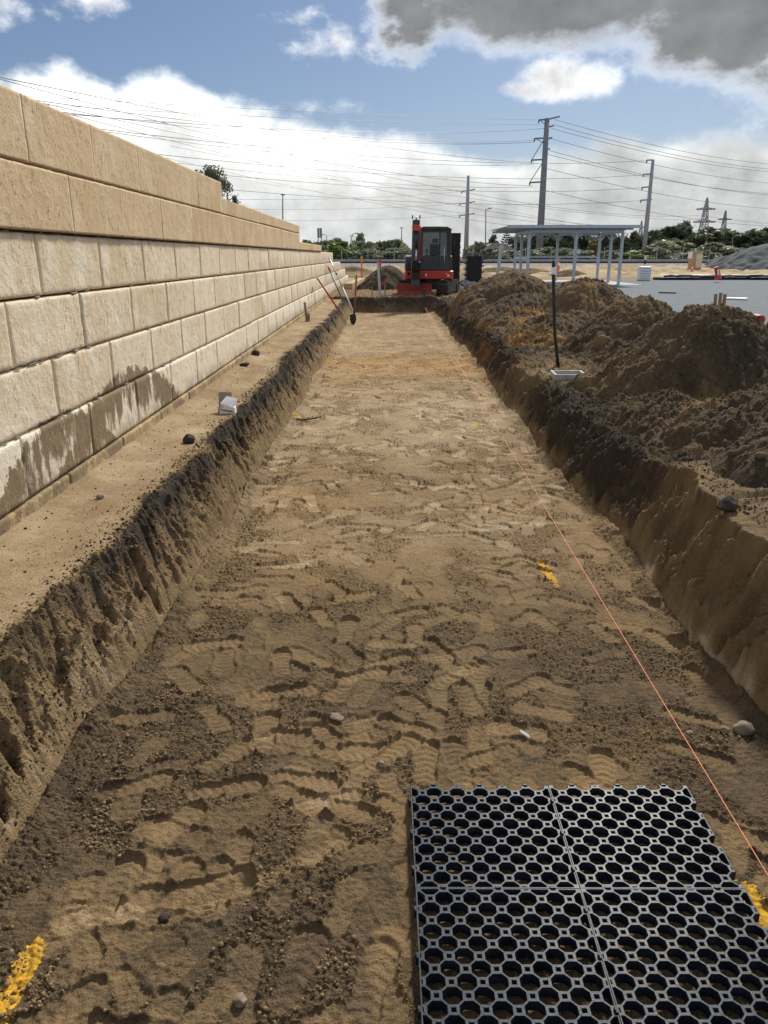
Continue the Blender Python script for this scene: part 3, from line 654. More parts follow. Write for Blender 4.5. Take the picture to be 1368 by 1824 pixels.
# loose crumbs of soil, too many to count
pq_, pr_ = onz(735, 1395, 0), onz(1240, 1824, 0)
msk_ = ((GX > pq_.x - .02) & (GY < pq_.y + .03)).astype(float)
def crumbs():
    rs = np.random.RandomState(3); vs, fs = [], []
    ico = bmesh.new(); bmesh.ops.create_icosphere(ico, subdivisions=1, radius=1); iv = np.array([v.co[:] for v in ico.verts]); jf = np.array([[v.index for v in f.verts] for f in ico.faces]); ico.free()
    spots = []
    for _ in range(70000):
        y = 1.1 + 14 * rs.rand() ** 1.9; k = rs.rand()
        if k < .17: x = -1.2 - abs(rs.randn()) * .16
        elif k < .30: x = -.98 + abs(rs.randn()) * .1
        elif k < .38: x = 1.40 - abs(rs.randn()) * .13
        elif k < .5: x = 1.75 + abs(rs.randn()) * .3
        else: x = rs.uniform(-1.9, 1.45)
        if x < -1.9 or x > 3: continue
        i = min(np.searchsorted(ys, y), len(ys) - 1); j = min(np.searchsorted(xs, x), len(xs) - 1)
        if -1.1 < x < 1.45 and loose[i, j] < .35 + .5 * rs.rand(): continue
        if msk_[i, j] > .3: continue
        if x < -1.5 and rs.rand() < .65: continue
        r = (.0024 if -1.1 < x < 1.45 else .0019 if x < -1.45 else .0027) * (1 + rs.gamma(1.0, .7))
        r = min(r, .0085 if -1.1 < x < 1.45 else .014)
        spots.append((x, y, GZ[i, j] + r * .35, r))
    spots += [(x, y, z + r * .3, r) for x, y, z, r in HEAPC if x > 1.75]
    V = []; F = []; D = []
    for q, (x, y, z, r) in enumerate(spots):
        s = iv * (r * (1 + .35 * (rs.rand(len(iv), 1) - .5))) * np.array([1, 1, .8]); V.append(s + [x, y, z]); F.append(jf + q * len(iv)); D.append(np.full(len(iv), np.clip(rs.normal(.2, .10) + (.36 if -1.1 < x < 1.45 else 0), 0, .6)))
    V = np.concatenate(V); F = np.concatenate(F); D = np.concatenate(D)
    me = bpy.data.meshes.new('soil_crumbs'); me.vertices.add(len(V)); me.vertices.foreach_set('co', V.ravel().astype(np.float32))
    me.loops.add(F.size); me.loops.foreach_set('vertex_index', F.ravel().astype(np.int32))
    me.polygons.add(len(F)); me.polygons.foreach_set('loop_start', (np.arange(len(F)) * 3).astype(np.int32)); me.update(calc_edges=True)
    at = me.attributes.new('dry', 'FLOAT', 'POINT'); at.data.foreach_set('value', D.astype(np.float32)); me.attributes.new('yel', 'FLOAT', 'POINT')
    me.materials.append(M['soil']); tag(link('soil_crumbs', me, None, True), 'loose crumbs of dark soil scattered over trench and ledge', 'soil crumbs', kind='stuff')
crumbs()

# ------------------------------------------------------------------ limestone wall
WX = -1.93
def wall():
    e = empty('limestone_wall', (WX, 4, .4), 'stepped retaining wall of big cream limestone blocks beside the trench', 'wall')
    rows = [(.36, .53, 60, 0), (.53, .875, 41, 1), (.875, 1.22, 38, 2), (1.22, 1.565, 34, 3), (1.565, 1.91, 29.4, 4), (1.91, 2.08, 24.0, 5), (1.91, 2.245, 18.0, 5), (2.245, 2.42, 18.0, 6), (2.245, 2.59, 9.62, 6)]
    rs = np.random.RandomState(5)
    V, F, TO, RO = [], [], [], []; nv = 0
    def blockface(y0, y1, z0, z1, xf, dep, tone, row, fine):
        nonlocal nv
        w, h = y1 - y0, z1 - z0
        ny, nz = (40, 16) if fine else (8, 5)
        iy = np.linspace(0, 1, ny); iz = np.linspace(0, 1, nz)
        if not fine:
            iy[1] = .022 / w; iy[-2] = 1 - .022 / w; iz[1] = .02 / h; iz[-2] = 1 - .02 / h
        # crowd columns to the edges for a worn arris
        if fine:
            c = lambda t: .5 - .5 * np.cos(np.pi * t); iy = .6 * iy + .4 * c(iy); iz = .6 * iz + .4 * c(iz)
        Yg, Zg = np.meshgrid(iy * w, iz * h)
        d = np.minimum(np.minimum(Yg, w - Yg), np.minimum(Zg, h - Zg))
        nz_ = fbm((Yg + y0) * 9, (Zg + z0) * 9 + row * 3.3, 3)
        arris = (.006 if row < 5 else .0) * (1 - np.clip(d / (.014 + .008 * nz_), 0, 1)) ** 2
        x = -arris + (.0045 if row < 5 else .0025) * nz_
        jit = (1 - np.clip(d / .02, 0, 1)) * .006 * fbm((Yg + y0) * 14 + 3, (Zg + z0) * 14, 2)
        x += (rs.uniform(-.003, .003) + rs.uniform(-.004, .004) * (Zg / h - .5)) * (1 if row < 5 else .3)
        P = np.stack([xf + x, Yg + y0 + jit, Zg + z0 + jit * .6], -1).reshape(-1, 3)
        i = np.arange(ny * nz).reshape(nz, ny) + nv
        q = np.stack([i[:-1, :-1], i[:-1, 1:], i[1:, 1:], i[1:, :-1]], -1).reshape(-1, 4)
        V.append(P); F.extend(q.tolist()); k = len(P)
        # sides going back into the wall
        ring = np.concatenate([i[0, :], i[1:, -1], i[-1, -2::-1], i[-2:0:-1, 0]])
        B = P[ring - nv].copy(); B[:, 0] = xf - dep; V.append(B)
        m = len(ring); b0 = nv + k
        for a in range(m): F.append([int(ring[a]), b0 + a, b0 + (a + 1) % m, int(ring[(a + 1) % m])])
        TO.append(np.full(k + m, tone)); RO.append(np.full(k + m, row)); nv += k + m
    Mo = MB()
    for z0, z1, yend, row in rows:
        L = .985; off = .57 if row % 2 == 0 else .08
        xf = WX + {0: .012, 5: .022, 6: .024}.get(row, 0) + .003 * (row == 3)
        y = -1 + off; ystart = y
        yb = y
        first = -1.0
        edges = [first]
        while y < yend - .3:
            edges.append(y); y += L * (1 + rs.uniform(-.015, .015))
        edges.append(yend)
        if z1 == 2.08: edges = [18.02] + [t for t in edges if t > 18.3]
        if row == 6 and z1 < 2.5: edges = [9.64] + [t for t in edges if t > 9.9]
        j = .008 if row < 5 else .0006
        zb, zt = z0 + (.012 if row in (5,) else .008), z1 - (.008 if row < 4 else .014 if row == 4 else .004)
        if row == 5: zb = z0 + .004
        for a, b_ in zip(edges[:-1], edges[1:]):
            if b_ - a < .05: continue
            blockface(a + j, b_ - j, zb, zt, xf + rs.uniform(-.003, .003) * (row < 5), .34, rs.rand() * (.75 if row > 4 else 1), row, b_ < 13 and b_ > 1.5)
        Mo.box((WX - .18 + (.006 if row >= 5 else -.016), (edges[0] + yend) / 2 - .002, (z0 + z1) / 2 - .002), (.30, yend - edges[0] - .02, z1 - z0 - .006))
    me = bpy.data.meshes.new('block_courses'); V = np.concatenate(V)
    me.from_pydata(V.tolist(), [], F); me.update()
    for nme, arr in (('tone', np.concatenate(TO)), ('row', np.concatenate(RO))):
        at = me.attributes.new(nme, 'FLOAT', 'POINT'); at.data.foreach_set('value', arr.astype(np.float32))
    me.materials.append(M['block']); o = link('block_courses', me, None, True); o.parent = e; o.matrix_parent_inverse = Matrix.Translation((-WX, -4, -.4))
    bm = bmesh.new(); bm.from_mesh(me); bmesh.ops.recalc_face_normals(bm, faces=bm.faces); bm.to_mesh(me); bm.free()
    mo = Mo.build('mortar_core', M['mortar']); mo.parent = e; mo.matrix_parent_inverse = Matrix.Translation((-WX, -4, -.4))
    # mortar squeezed out of the bed joints
    vs = MB(); r = random.Random(4)
    ico = [(0, 0)]
    for zj in (.875, 1.22, 1.565, 1.90):
        y = 2.6
        while y < 16:
            L = r.uniform(.03, .14); rr = r.uniform(.003, .006)
            if r.random() < .4: vs.tube([(WX - .004, y + t * L, zj + r.uniform(-.004, .004)) for t in (0, .25, .5, .75, 1)], [rr * .3, rr * r.uniform(.7, 1.3), rr, rr * r.uniform(.7, 1.3), rr * .3], 5)
            y += L + r.uniform(.0, .16)
    o = vs.build('squeezed_mortar', M['mortar'], None, smooth=True); o.parent = e; o.matrix_parent_inverse = Matrix.Translation((-WX, -4, -.4))
wall()
# row of cream blocks on the ground past the wall end
kb = [onz(630, 505, .45), onz(650, 488, .45)]
a, b2 = Vector((kb[0].x, 32.5, .4)), Vector((kb[1].x + .25, 41.0, .4))
for k in range(5):
    p0 = a.lerp(b2, k / 5 + .012); p1 = a.lerp(b2, (k + 1) / 5 - .012)
    m_ = MB(); m_.bar(p0 + Vector((0, 0, .16)), p1 + Vector((0, 0, .16)), .36, .34)
    o = m_.build('limestone_block', M['cream'], None, bevel=.02)
    for nm in ('tone', 'row'): o.data.attributes.new(nm, 'FLOAT', 'POINT')
    tag(o, ['cream limestone block nearest the shovel in a low ground row', 'second cream block from the shovel in the low ground row', 'middle cream limestone block of the low ground row', 'fourth cream block from the shovel, before the row ends', 'farthest cream block of the low ground row, beside the sand cone'][k], 'stone block', 'cream blocks laid past the wall')

# ------------------------------------------------------------------ drainage cell panels
def drain_panel(name, x0, y0, W, D, nx, ny, open_far, open_right, label, z0):
    a, b = W / nx, D / ny; sx, sy = a * .150, b * .150; th = .030
    cu = bpy.data.curves.new('tmp', 'CURVE'); cu.dimensions = '2D'; cu.fill_mode = 'BOTH'
    cu.extrude = th / 2 - .0012; cu.bevel_depth = .0012; cu.bevel_resolution = 1
    def spl(pts):
        s = cu.splines.new('POLY'); s.points.add(len(pts) - 1); s.use_cyclic_u = True
        for p_, q_ in zip(s.points, pts): p_.co = (q_[0], q_[1], 0, 1)
    def clip(poly, x0_, y0_, x1_, y1_):
        for ax, lim, sg in ((0, x0_, 1), (0, x1_, -1), (1, y0_, 1), (1, y1_, -1)):
            out = []
            for i in range(len(poly)):
                P, Q = poly[i - 1], poly[i]; ip, iq = (P[ax] - lim) * sg >= 0, (Q[ax] - lim) * sg >= 0
                if ip != iq:
                    t = (lim - P[ax]) / (Q[ax] - P[ax]); out.append((P[0] + t * (Q[0] - P[0]), P[1] + t * (Q[1] - P[1])))
                if iq: out.append(Q)
            poly = out
            if not poly: return []
        return poly
    t = .0031
    def octo(cx, cy):
        hx, hy = a / 2 - sx - t * .8, b / 2 - sy - t * .8; ex, ey = sx - t * .12, sy - t * .12
        return [(cx + hx, cy - ey), (cx + hx, cy + ey), (cx + ex, cy + hy), (cx - ex, cy + hy), (cx - hx, cy + ey), (cx - hx, cy - ey), (cx - ex, cy - hy), (cx + ex, cy - hy)]
    def sq(cx, cy):
        hx, hy = sx * .60, sy * .60; return [(cx - hx, cy - hy), (cx + hx, cy - hy), (cx + hx, cy + hy), (cx - hx, cy + hy)]
    outer = [(0, 0), (W, 0)]
    rim = .0026
    rgt, far = [], []
    for j in range(ny):                      # open half cells on the right edge
        pass
    def area(p): return abs(sum(p[i - 1][0] * p[i][1] - p[i][0] * p[i - 1][1] for i in range(len(p)))) / 2
    for i in range(0, 2 * nx + 1):
        for j in range(0, 2 * ny + 1):
            cx, cy = i * a / 2, j * b / 2
            isoct = (i + j) % 2 == 1
            poly = octo(cx, cy) if isoct else sq(cx, cy)
            onx0, onx1, ony0, ony1 = i == 0, i == 2 * nx, j == 0, j == 2 * ny
            corner = (onx0 or onx1) and (ony0 or ony1)
            if corner: continue
            # open half cells: the border bar is missing
            opn = isoct and ((open_far and ony1) or (open_right and onx1 and j % 4 == 1))
            if opn:
                hx, hy = a / 2 - sx - t * .8, b / 2 - sy - t * .8; ex, ey = sx, sy
                if ony1: far.append((cx, hx, hy, ex, ey))
                else: rgt.append((cy, hx, hy, ex, ey))
                continue
            poly = clip(poly, rim, rim, W - rim, D - rim)
            if len(poly) >= 3 and area(poly) > 2e-6: spl(poly)
    for cy, hx, hy, ex, ey in sorted(rgt): outer += [(W, cy - hy), (W - ex, cy - hy), (W - hx, cy - ey), (W - hx, cy + ey), (W - ex, cy + hy), (W, cy + hy)]
    outer += [(W, D)]
    for cx, hx, hy, ex, ey in sorted(far, reverse=True): outer += [(cx + hx, D), (cx + hx, D - ey), (cx + ex, D - hy), (cx - ex, D - hy), (cx - hx, D - ey), (cx - hx, D)]
    outer += [(0, D)]
    spl(outer)
    ob = bpy.data.objects.new('tmp', cu); COL.objects.link(ob)
    me = bpy.data.meshes.new_from_object(ob.evaluated_get(bpy.context.evaluated_depsgraph_get()))
    bpy.data.objects.remove(ob); me.name = name
    me.materials.clear(); me.materials.append(M['plastic'])
    e = empty(name, (x0, y0, z0), label, 'drainage panel', 'black drainage panels clipped together')
    o = link('grid', me, e); o.location = (0, 0, th / 2); e.rotation_euler = ((len(label) % 5 - 2) * .0014, (len(label) % 7 - 3) * .0012, (len(label) % 3 - 1) * .0022)
    # clip tabs on the outer edges
    for k in range(3):
        m_ = MB(); yy = D * (k + .5) / 3
        m_.box((-.004, yy, .020), (.008, .018, .026)); m_.box((-.007, yy, .030), (.005, .010, .012)); m_.build('clip', M['plastic'], e, bevel=.0015)
    for k in range(3):
        m_ = MB(); xx = W * (k + .5) / 3
        m_.box((xx, D + .003, .020), (.018, .007, .026)); m_.build('clip', M['plastic'], e, bevel=.0015)
    return e
ZP = .012; ZT = ZP + .030
pA = onz(731, 1399, ZT); pB = onz(988, 1399, ZT); pC = onz(1224, 1402, ZT); pD = onz(734, 1581, ZT); pE = onz(1040, 1583, ZT)
W1 = (pC.x - pA.x) / 2 - .001; D1 = pA.y - pD.y
DP = dict(nx=6, ny=6)
yb = pD.y
x0 = (pA.x + pD.x) / 2
for (ix, iy, lab) in [(0, 1, 'black lattice drainage panel, far left of the four on the sand'), (1, 1, 'black lattice drainage panel, far right of the four, next to orange string'), (0, 0, 'black lattice drainage panel, near left of the four, cut by the frame'), (1, 0, 'black lattice drainage panel, near right of the four, beside yellow paint')]:
    drain_panel('drainage_panel', x0 + ix * (W1 + .002), yb + (iy - 1) * (D1 + .002) , W1, D1, 6, 6, iy == 1, ix == 1, lab, ZP)
# the floor under the panels is tamped flat
px0, px1, py0, py1 = x0 - .02, x0 + 2 * W1 + .03, yb - D1 - .02, yb + D1 + .02
msk = ss(px0 - .05, px0, GX) * ss(px1 + .05, px1, GX) * ss(py0 - .05, py0, GY) * ss(py1 + .05, py1, GY)
GZ[:] = GZ * (1 - msk) + msk * np.minimum(GZ * .4, ZP - .002)
co = np.stack([GX, GY, GZ], -1).astype(np.float32).reshape(-1); gme.vertices.foreach_set('co', co); gme.update()

# ------------------------------------------------------------------ paint, string, small things on the ground
def paint(pts, w, label, seed):
    P = [onz(px, py, zat(*onz(px, py, 0).xy)) for px, py in pts]
    L = sum((P[i + 1] - P[i]).length for i in range(len(P) - 1)); n = int(L / .0035) + 2; m = int(w / .0035) + 2
    cum = [0]
    for i in range(len(P) - 1): cum.append(cum[-1] + (P[i + 1] - P[i]).length)
    s = np.linspace(-.1 * w, L + .1 * w, n); cxs = np.interp(s, cum, [q.x for q in P]); cys = np.interp(s, cum, [q.y for q in P])
    tx, ty = np.gradient(cxs), np.gradient(cys); ln = np.hypot(tx, ty) + 1e-9; tx /= ln; ty /= ln
    v = np.linspace(-w / 2, w / 2, m); S, V = np.meshgrid(s, v, indexing='ij')
    X = cxs[:, None] - V * ty[:, None]; Y = cys[:, None] + V * tx[:, None]
    i = np.clip(np.searchsorted(ys, Y), 1, len(ys) - 1); j = np.clip(np.searchsorted(xs, X), 1, len(xs) - 1)
    fy = (Y - ys[i - 1]) / (ys[i] - ys[i - 1]); fx = (X - xs[j - 1]) / (xs[j] - xs[j - 1])
    Z = (GZ[i - 1, j - 1] * (1 - fx) + GZ[i - 1, j] * fx) * (1 - fy) + (GZ[i, j - 1] * (1 - fx) + GZ[i, j] * fx) * fy + .0008
    dens = 1 - (np.abs(V) / (w * .40)) ** 2 + .9 * fbm(X * 38 + seed, Y * 38, 3) + 1.0 * fbm(X * 120 + seed, Y * 120, 2) - .9 * ss(.25 * L, 0, S) - .9 * ss(.75 * L, L, S)
    me = grid_mesh('spray_paint_mark', X, Y, Z, None, keep=dens > .42)
    me.materials.append(M['yellow']); tag(link('spray_paint_mark', me), label, 'paint mark', 'yellow spray paint marks')
paint([(-20, 1835), (15, 1770), (75, 1672)], .088, 'broad yellow spray paint stripe at the near left corner', 1)
paint([(958, 995), (972, 1022), (990, 1046)], .075, 'yellow spray paint stroke left of the orange string, mid trench', 2)
paint([(1316, 1565), (1340, 1605), (1372, 1655)], .085, 'yellow spray paint stroke touching the black panels', 3)
paint([(834, 758), (852, 758)], .16, 'small yellow paint dab by the orange string, halfway down the trench', 4)
paint([(514, 744), (534, 743)], .17, 'small yellow paint dab at the foot of the left cut', 5)
paint([(952, 992), (962, 996)], .05, 'yellow paint speck at the tip of the mid trench stroke', 6) if False else None

def catenary(a, b, sag, n=24):
    a, b = Vector(a), Vector(b)
    return [a.lerp(b, i / n) - Vector((0, 0, sag * 4 * (i / n) * (1 - i / n))) for i in range(n + 1)]
sA = aty(754, 549, 25.9); sB = onz(1375, 1575, .085)
dirn = (sB - sA).normalized()
b = MB(); b.tube(catenary(sA, sB + dirn * .8, .012, 40), [.0045 - .0026 * min(1, i / 40 * 1.25) for i in range(41)], 6)
tag(b.build('string_line', M['string'], None, smooth=True), 'taut orange builder string running the length of the trench', 'string')
e = empty('string_stake', (sA.x - .03, sA.y + .04, 0), 'black stake at the trench end holding the orange string', 'stake')
b = MB(); b.bar((0, 0, -.15), (-.02, 0, .78), .05, .05); b.build('shaft', M['blackmat'], e, bevel=.005)
b = MB(); b.tube([(0, 0, sA.z - .008 + .004 * k) for k in range(5)], .036, 8); b.build('string_wrap', M['string'], e)

def lump(name, c, r, mat, seed, label, cat, group=None, sq=(1, 1, .75), ang=.35):
    bm = bmesh.new(); bmesh.ops.create_icosphere(bm, subdivisions=3, radius=1); rr = random.Random(seed)
    o1, o2, o3 = rr.uniform(0, 50), rr.uniform(0, 50), rr.uniform(0, 50)
    from mathutils import noise as mn
    for v in bm.verts:
        q = v.co * 1.1 + Vector((o1, o2, o3)); k = 1 + ang * mn.noise(q) + .14 * mn.noise(q * 3)
        v.co = Vector((v.co.x * sq[0], v.co.y * sq[1], v.co.z * sq[2])) * (r * k)
    me = bpy.data.meshes.new(name); bm.to_mesh(me); bm.free(); me.materials.append(mat)
    o = link(name, me, None, True); o.location = c; o.rotation_euler = (0, 0, rr.uniform(0, 6)); return tag(o, label, cat, group)
def lumpat(px, py, base, r, mat, seed, label, name='stone', cat='stone', group='stones lying about', sq=(1, 1, .75)):
    p = onz(px, py, base); z = zat(p.x, p.y); p = onz(px, py, z)
    lump(name, (p.x, p.y, zat(p.x, p.y) + r * .45), r, mat, seed, label, cat, group, sq)
lumpat(1322, 1303, 0, .038, M['stone'], 1, 'largest rounded stone by the foot of the right cut')
lumpat(1287, 1302, 0, .017, M['stone'], 2, 'small stone just left of the largest rounded stone')
lumpat(675, 1362, 0, .014, M['stone'], 3, 'tiny brown stone above the drainage panels among boot prints')
lumpat(556, 1183, 0, .014, M['stone'], 4, 'tiny round stone on the trench floor between boot prints')
lumpat(597, 1282, 0, .026, M['stone'], 5, 'flat grey stone pressed into the trench floor', sq=(1.5, .8, .35))
lumpat(290, 1640, 0, .016, M['darkstone'], 6, 'small dark stone near the lower left boot prints')
lumpat(425, 1787, 0, .017, M['stone'], 7, 'brown pebble at the bottom of the picture left of the panels')
lumpat(1225, 1307, 0, .013, M['stone'], 8, 'pale pebble near the orange string')
lumpat(932, 1310, 0, .018, M['concrete'], 9, 'thin pale stone chip on the trench floor above the panels', sq=(1.6, .6, .3))
lumpat(334, 789, .43, .045, M['darkstone'], 10, 'dark round clod alone on the sandy ledge', 'soil_clod', 'clod', 'soil clods', (1, 1, .95))
lumpat(452, 632, .43, .06, M['darkstone'], 11, 'dark clod on the ledge close under the wall', 'soil_clod', 'clod', 'soil clods')
lumpat(432, 652, .43, .05, M['darkstone'], 12, 'flat dark clod on the ledge between box and wall base', 'soil_clod', 'clod', 'soil clods', (1.4, 1, .5))
lumpat(175, 888, .43, .022, M['stone'], 13, 'brown stone on the near ledge', sq=(1.2, 1, .7))
lumpat(1120, 692, .6, .09, M['stone'], 14, 'smooth sandy clod on the small mound before the tallest pile', 'soil_clod', 'clod', 'soil clods', (1.4, 1, .8))
lumpat(1290, 912, .6, .05, M['darkstone'], 15, 'dark clod on the shelf above the right cut', 'soil_clod', 'clod', 'soil clods')
lumpat(1215, 722, .6, .035, M['stone'], 16, 'pale stone half buried in the right hand spoil')

# torn white box on the ledge
bp = onz(401, 735, zat(-1.44, 6.8) + .01)
e = empty('cardboard_box', (bp.x, bp.y, zat(bp.x, bp.y) - .004), 'torn white cardboard box with grey flap on the sandy ledge', 'box', None, R(4))
def slab(name, quad, th, mat):
    q = [Vector(p_) for p_ in quad]; nrm = (q[1] - q[0]).cross(q[3] - q[0]).normalized() * th
    b = MB(); b.add(q + [p_ + nrm for p_ in q], [(3, 2, 1, 0), (4, 5, 6, 7), (0, 1, 5, 4), (1, 2, 6, 5), (2, 3, 7, 6), (3, 0, 4, 7)]); return b.build(name, M[mat], e)
f4 = [(-.070, 0), (.070, 0), (.068, .058), (-.052, .098)]
b = MB(); b.add([(x, 0, z) for x, z in f4] + [(x + .006, .085, z * .96 + .002) for x, z in f4], [(3, 2, 1, 0), (4, 5, 6, 7), (0, 1, 5, 4), (1, 2, 6, 5), (2, 3, 7, 6), (3, 0, 4, 7)]); b.build('carton', M['card'], e, bevel=.002)
slab('top_flap', [(-.054, -.002, .101), (.068, -.002, .061), (.092, .075, .125), (-.006, .075, .150)], .003, 'card')
slab('back_flap', [(-.085, .092, .02), (.030, .092, .02), (.034, .130, .175), (-.083, .130, .178)], .003, 'kraft')
slab('side_flap', [(-.088, .005, .004), (-.066, .0, .012), (-.060, .085, .062), (-.086, .088, .05)], .002, 'kraft')
def text(name, s, size, mat, parent, M4, bold=.0):
    cu = bpy.data.curves.new('tmp', 'FONT'); cu.body = s; cu.size = size; cu.extrude = .0004; cu.offset = bold; cu.align_x = 'LEFT'
    ob = bpy.data.objects.new('tmp', cu); COL.objects.link(ob)
    me = bpy.data.meshes.new_from_object(ob.evaluated_get(bpy.context.evaluated_depsgraph_get())); bpy.data.objects.remove(ob)
    me.transform(M4); me.materials.clear(); me.materials.append(mat); return link(name, me, parent)
fr_ = lambda x, z: Matrix.Translation((x, -.002, z)) @ Matrix.Rotation(R(90), 4, 'X') @ Matrix.Rotation(R(-11), 4, 'Z')
text('lettering', 'Automatic', .026, M['ink'], e, fr_(-.057, .036), .0006)
text('logo', 'C', .024, M['ink'], e, fr_(-.050, .064), .0008)

# bent root or wire lying by the left cut
p0 = onz(520, 748, .02)
b = MB(); pts = [onz(500, 725, .13), onz(512, 742, .04), onz(535, 748, .02), onz(558, 745, .02), onz(570, 741, .05)]
b.tube(pts, [.006, .009, .009, .008, .005], 6); tag(b.build('root', M['blackmat'], None, smooth=True), 'dark bent root lying by the left cut and paint dab', 'root')

# pit and upright pipe on the right
pc = onz(1009, 666, .50)
e = empty('drain_pit', (pc.x, pc.y + .02, .485), 'square pale concrete pit rim set in the sand beside the right cut', 'pit', None, R(-3))
s_, t_ = .36, .028
b = MB()
for sx_ in (-1, 1): b.box((sx_ * (s_ / 2 - t_ / 2), 0, -.12), (t_, s_, .30))
for sy_ in (-1, 1): b.box((0, sy_ * (s_ / 2 - t_ / 2), -.12), (s_ - 2 * t_ - .001, t_, .298))
b.build('rim', M['concrete'], e, bevel=.003)
b = MB(); b.box((0, 0, -.19), (s_ - 2 * t_ - .004, s_ - 2 * t_ - .004, .02)); b.build('base', M['concrete'], e)
msk3 = np.exp(-(((GX - pc.x) / .155) ** 8 + ((GY - pc.y - .02) / .155) ** 8) ** 2)
GZ[:] = GZ - .35 * msk3
msk2 = np.exp(-(((GX - pc.x) / .30) ** 2 + ((GY - pc.y) / .34) ** 2) ** 3)
GZ[:] = GZ * (1 - msk2) + msk2 * np.minimum(GZ, .455)
gme.vertices.foreach_set('co', np.stack([GX, GY, GZ], -1).astype(np.float32).reshape(-1)); gme.update()
pts = [onz(991, 656, .42)]; y0_ = pts[0].y
for (px, py) in [(988, 630), (985, 600), (983.5, 570), (983, 540), (982, 510), (982, 480), (982, 464)]: pts.append(aty(px, py, y0_ - .02))
e = empty('upright_pipe', (pts[0].x, pts[0].y, .42), 'black slightly bent pipe standing beside the square pit', 'pipe')
o_ = Vector((pts[0].x, pts[0].y, .42))
b = MB(); b.tube([q - o_ for q in pts], .021, 10); b.build('pipe_body', M['blackmat'], e, smooth=True)
b = MB(); q = aty(982, 483, y0_ - .02) - o_; b.tube([q - Vector((0, 0, .035)), q + Vector((0, 0, .045))], .034, 10); b.box(q - Vector((.01, 0, .03)), (.095, .05, .02)); b.build('collar', M['white'], e, bevel=.003)

# tools leaning on the wall
def lean(name, top, foot, cat, label, parts):
    e = empty(name, foot, label, cat); return e
def pole(e, foot, top, t0, t1, r, name, mat):
    d = Vector(top) - Vector(foot); b = MB(); b.tube([d * t0, d * ((t0 + t1) / 2), d * t1], r, 8); return b.build(name, mat, e, smooth=True)
yT = onz(620, 576, .01).y
f, tp = onz(614, 574, .01), aty(562, 495, yT + .0); tp = Vector((WX + .05, aty(562, 495, yT).y, aty(562, 495, yT).z))
e = empty('rake', f, 'rake with plain red pole leaning over the left cut', 'rake', 'hand tools at the wall'); pole(e, f, tp, .03, 1, .024, 'handle', M['redpole']); pole(e, f, tp, 0, .06, .012, 'ferrule', M['steel'])
b = MB(); b.bar((-.16, .03, .02), (.16, -.03, .02), .02, .02); [b.bar((-.15 + .03 * k, .03 - .006 * k, .02), (-.15 + .03 * k, .03 - .006 * k - .01, -.03), .006) for k in range(11)]; b.build('head', M['steel'], e)
f = onz(617, 560, .02); tp = aty(580.5, 474, f.y + .1); tp = Vector((WX + .06, f.y + .25, tp.z))
tp = aty(580.5, 474, f.y + .5)
e = empty('broom', f, 'green pole with red grip and white foot leaning on the wall', 'pole tool', 'hand tools at the wall'); pole(e, f, tp, .05, .88, .022, 'handle', M['green']); pole(e, f, tp, .88, 1, .028, 'grip', M['redpole']); pole(e, f, tp, 0, .05, .017, 'ferrule', M['white'])
b = MB(); b.box((0, -.02, .015), (.16, .05, .04)); b.build('head', M['white'], e, bevel=.005)
f = onz(627, 558, .02); tp = aty(581.5, 457, f.y + .8)
e = empty('screed_pole', f, 'long white telescopic pole leaning highest against the wall', 'pole tool', 'hand tools at the wall'); pole(e, f, tp, 0, .45, .024, 'lower_tube', M['white']); pole(e, f, tp, .45, 1, .020, 'upper_tube', M['steel']); pole(e, f, tp, .68, .71, .03, 'clamp', M['blackmat'])
f = onz(626, 577, .01); tp = aty(631.5, 489, f.y + .02)
e = empty('shovel', f, 'long handled shovel with brown wooden handle standing in the trench', 'shovel', 'hand tools at the wall'); pole(e, f, tp, .30, 1, .026, 'handle', M['handle']); pole(e, f, tp, .13, .31, .026, 'socket', M['blackmat'])
b = MB(); pr = [(-.085, .24), (-.09, .12), (-.06, .02), (0, -.03), (.06, .02), (.09, .12), (.085, .24), (.03, .27), (-.03, .27)]; b.prism(pr, 'y', -.008, .008)
o = b.build('blade', M['track'], e, bevel=.003); o.rotation_euler = (R(8), 0, 0); o.location = (-.01, 0, 0)
f = onz(543, 572, .43); e = empty('timber_peg', (f.x, f.y, .41), 'short weathered timber peg on the ledge against the wall', 'peg')
b = MB(); b.bar((0, 0, 0), (-.04, .02, .42), .05, .03); b.box((.02, 0, .09), (.10, .06, .2)); b.build('peg_body', M['wood'], e, bevel=.004)
b = MB(); q = onz(604.5, 578, .02); tag(lump('cap', (q.x, q.y, .03), .022, M['white'], 3, 'small white plastic cap lying at the foot of the red rake', 'cap'), kind='thing')

# posts and pegs beyond the trench end
def post(name, px0, py0, px1, py1, Y, wd, mat, label, cat, zb=.42):
    q = aty(px0, py0, Y); t = aty(px1, py1, Y); zb = min(zb, q.z)
    e = empty(name, (q.x, Y, zb), label, cat); b = MB(); b.bar((0, 0, 0), (t.x - q.x, 0, t.z - zb), wd, wd); b.build('shaft', mat, e, bevel=wd * .12); return e, t - Vector((q.x, Y, zb))
e, t = post('steel_post', 673.5, 526, 669.5, 468, 27.3, .085, M['galv'], 'pale galvanised post standing at the trench end', 'post'); b = MB(); b.box(t, (.1, .1, .012)); b.build('cap', M['galv'], e)
e, t = post('timber_peg', 682.5, 526, 682, 501, 27.5, .045, M['wood'], 'timber peg with red and white tape at the trench end', 'peg'); b = MB(); b.bar(t - Vector((0, .03, .02)), t + Vector((-.14, -.03, -.12)), .015, .05); b.build('tape', M['redpole'], e)
post('timber_peg', 659.5, 526, 659, 511, 27.4, .04, M['wood'], 'short bare timber peg left of the galvanised post', 'peg')
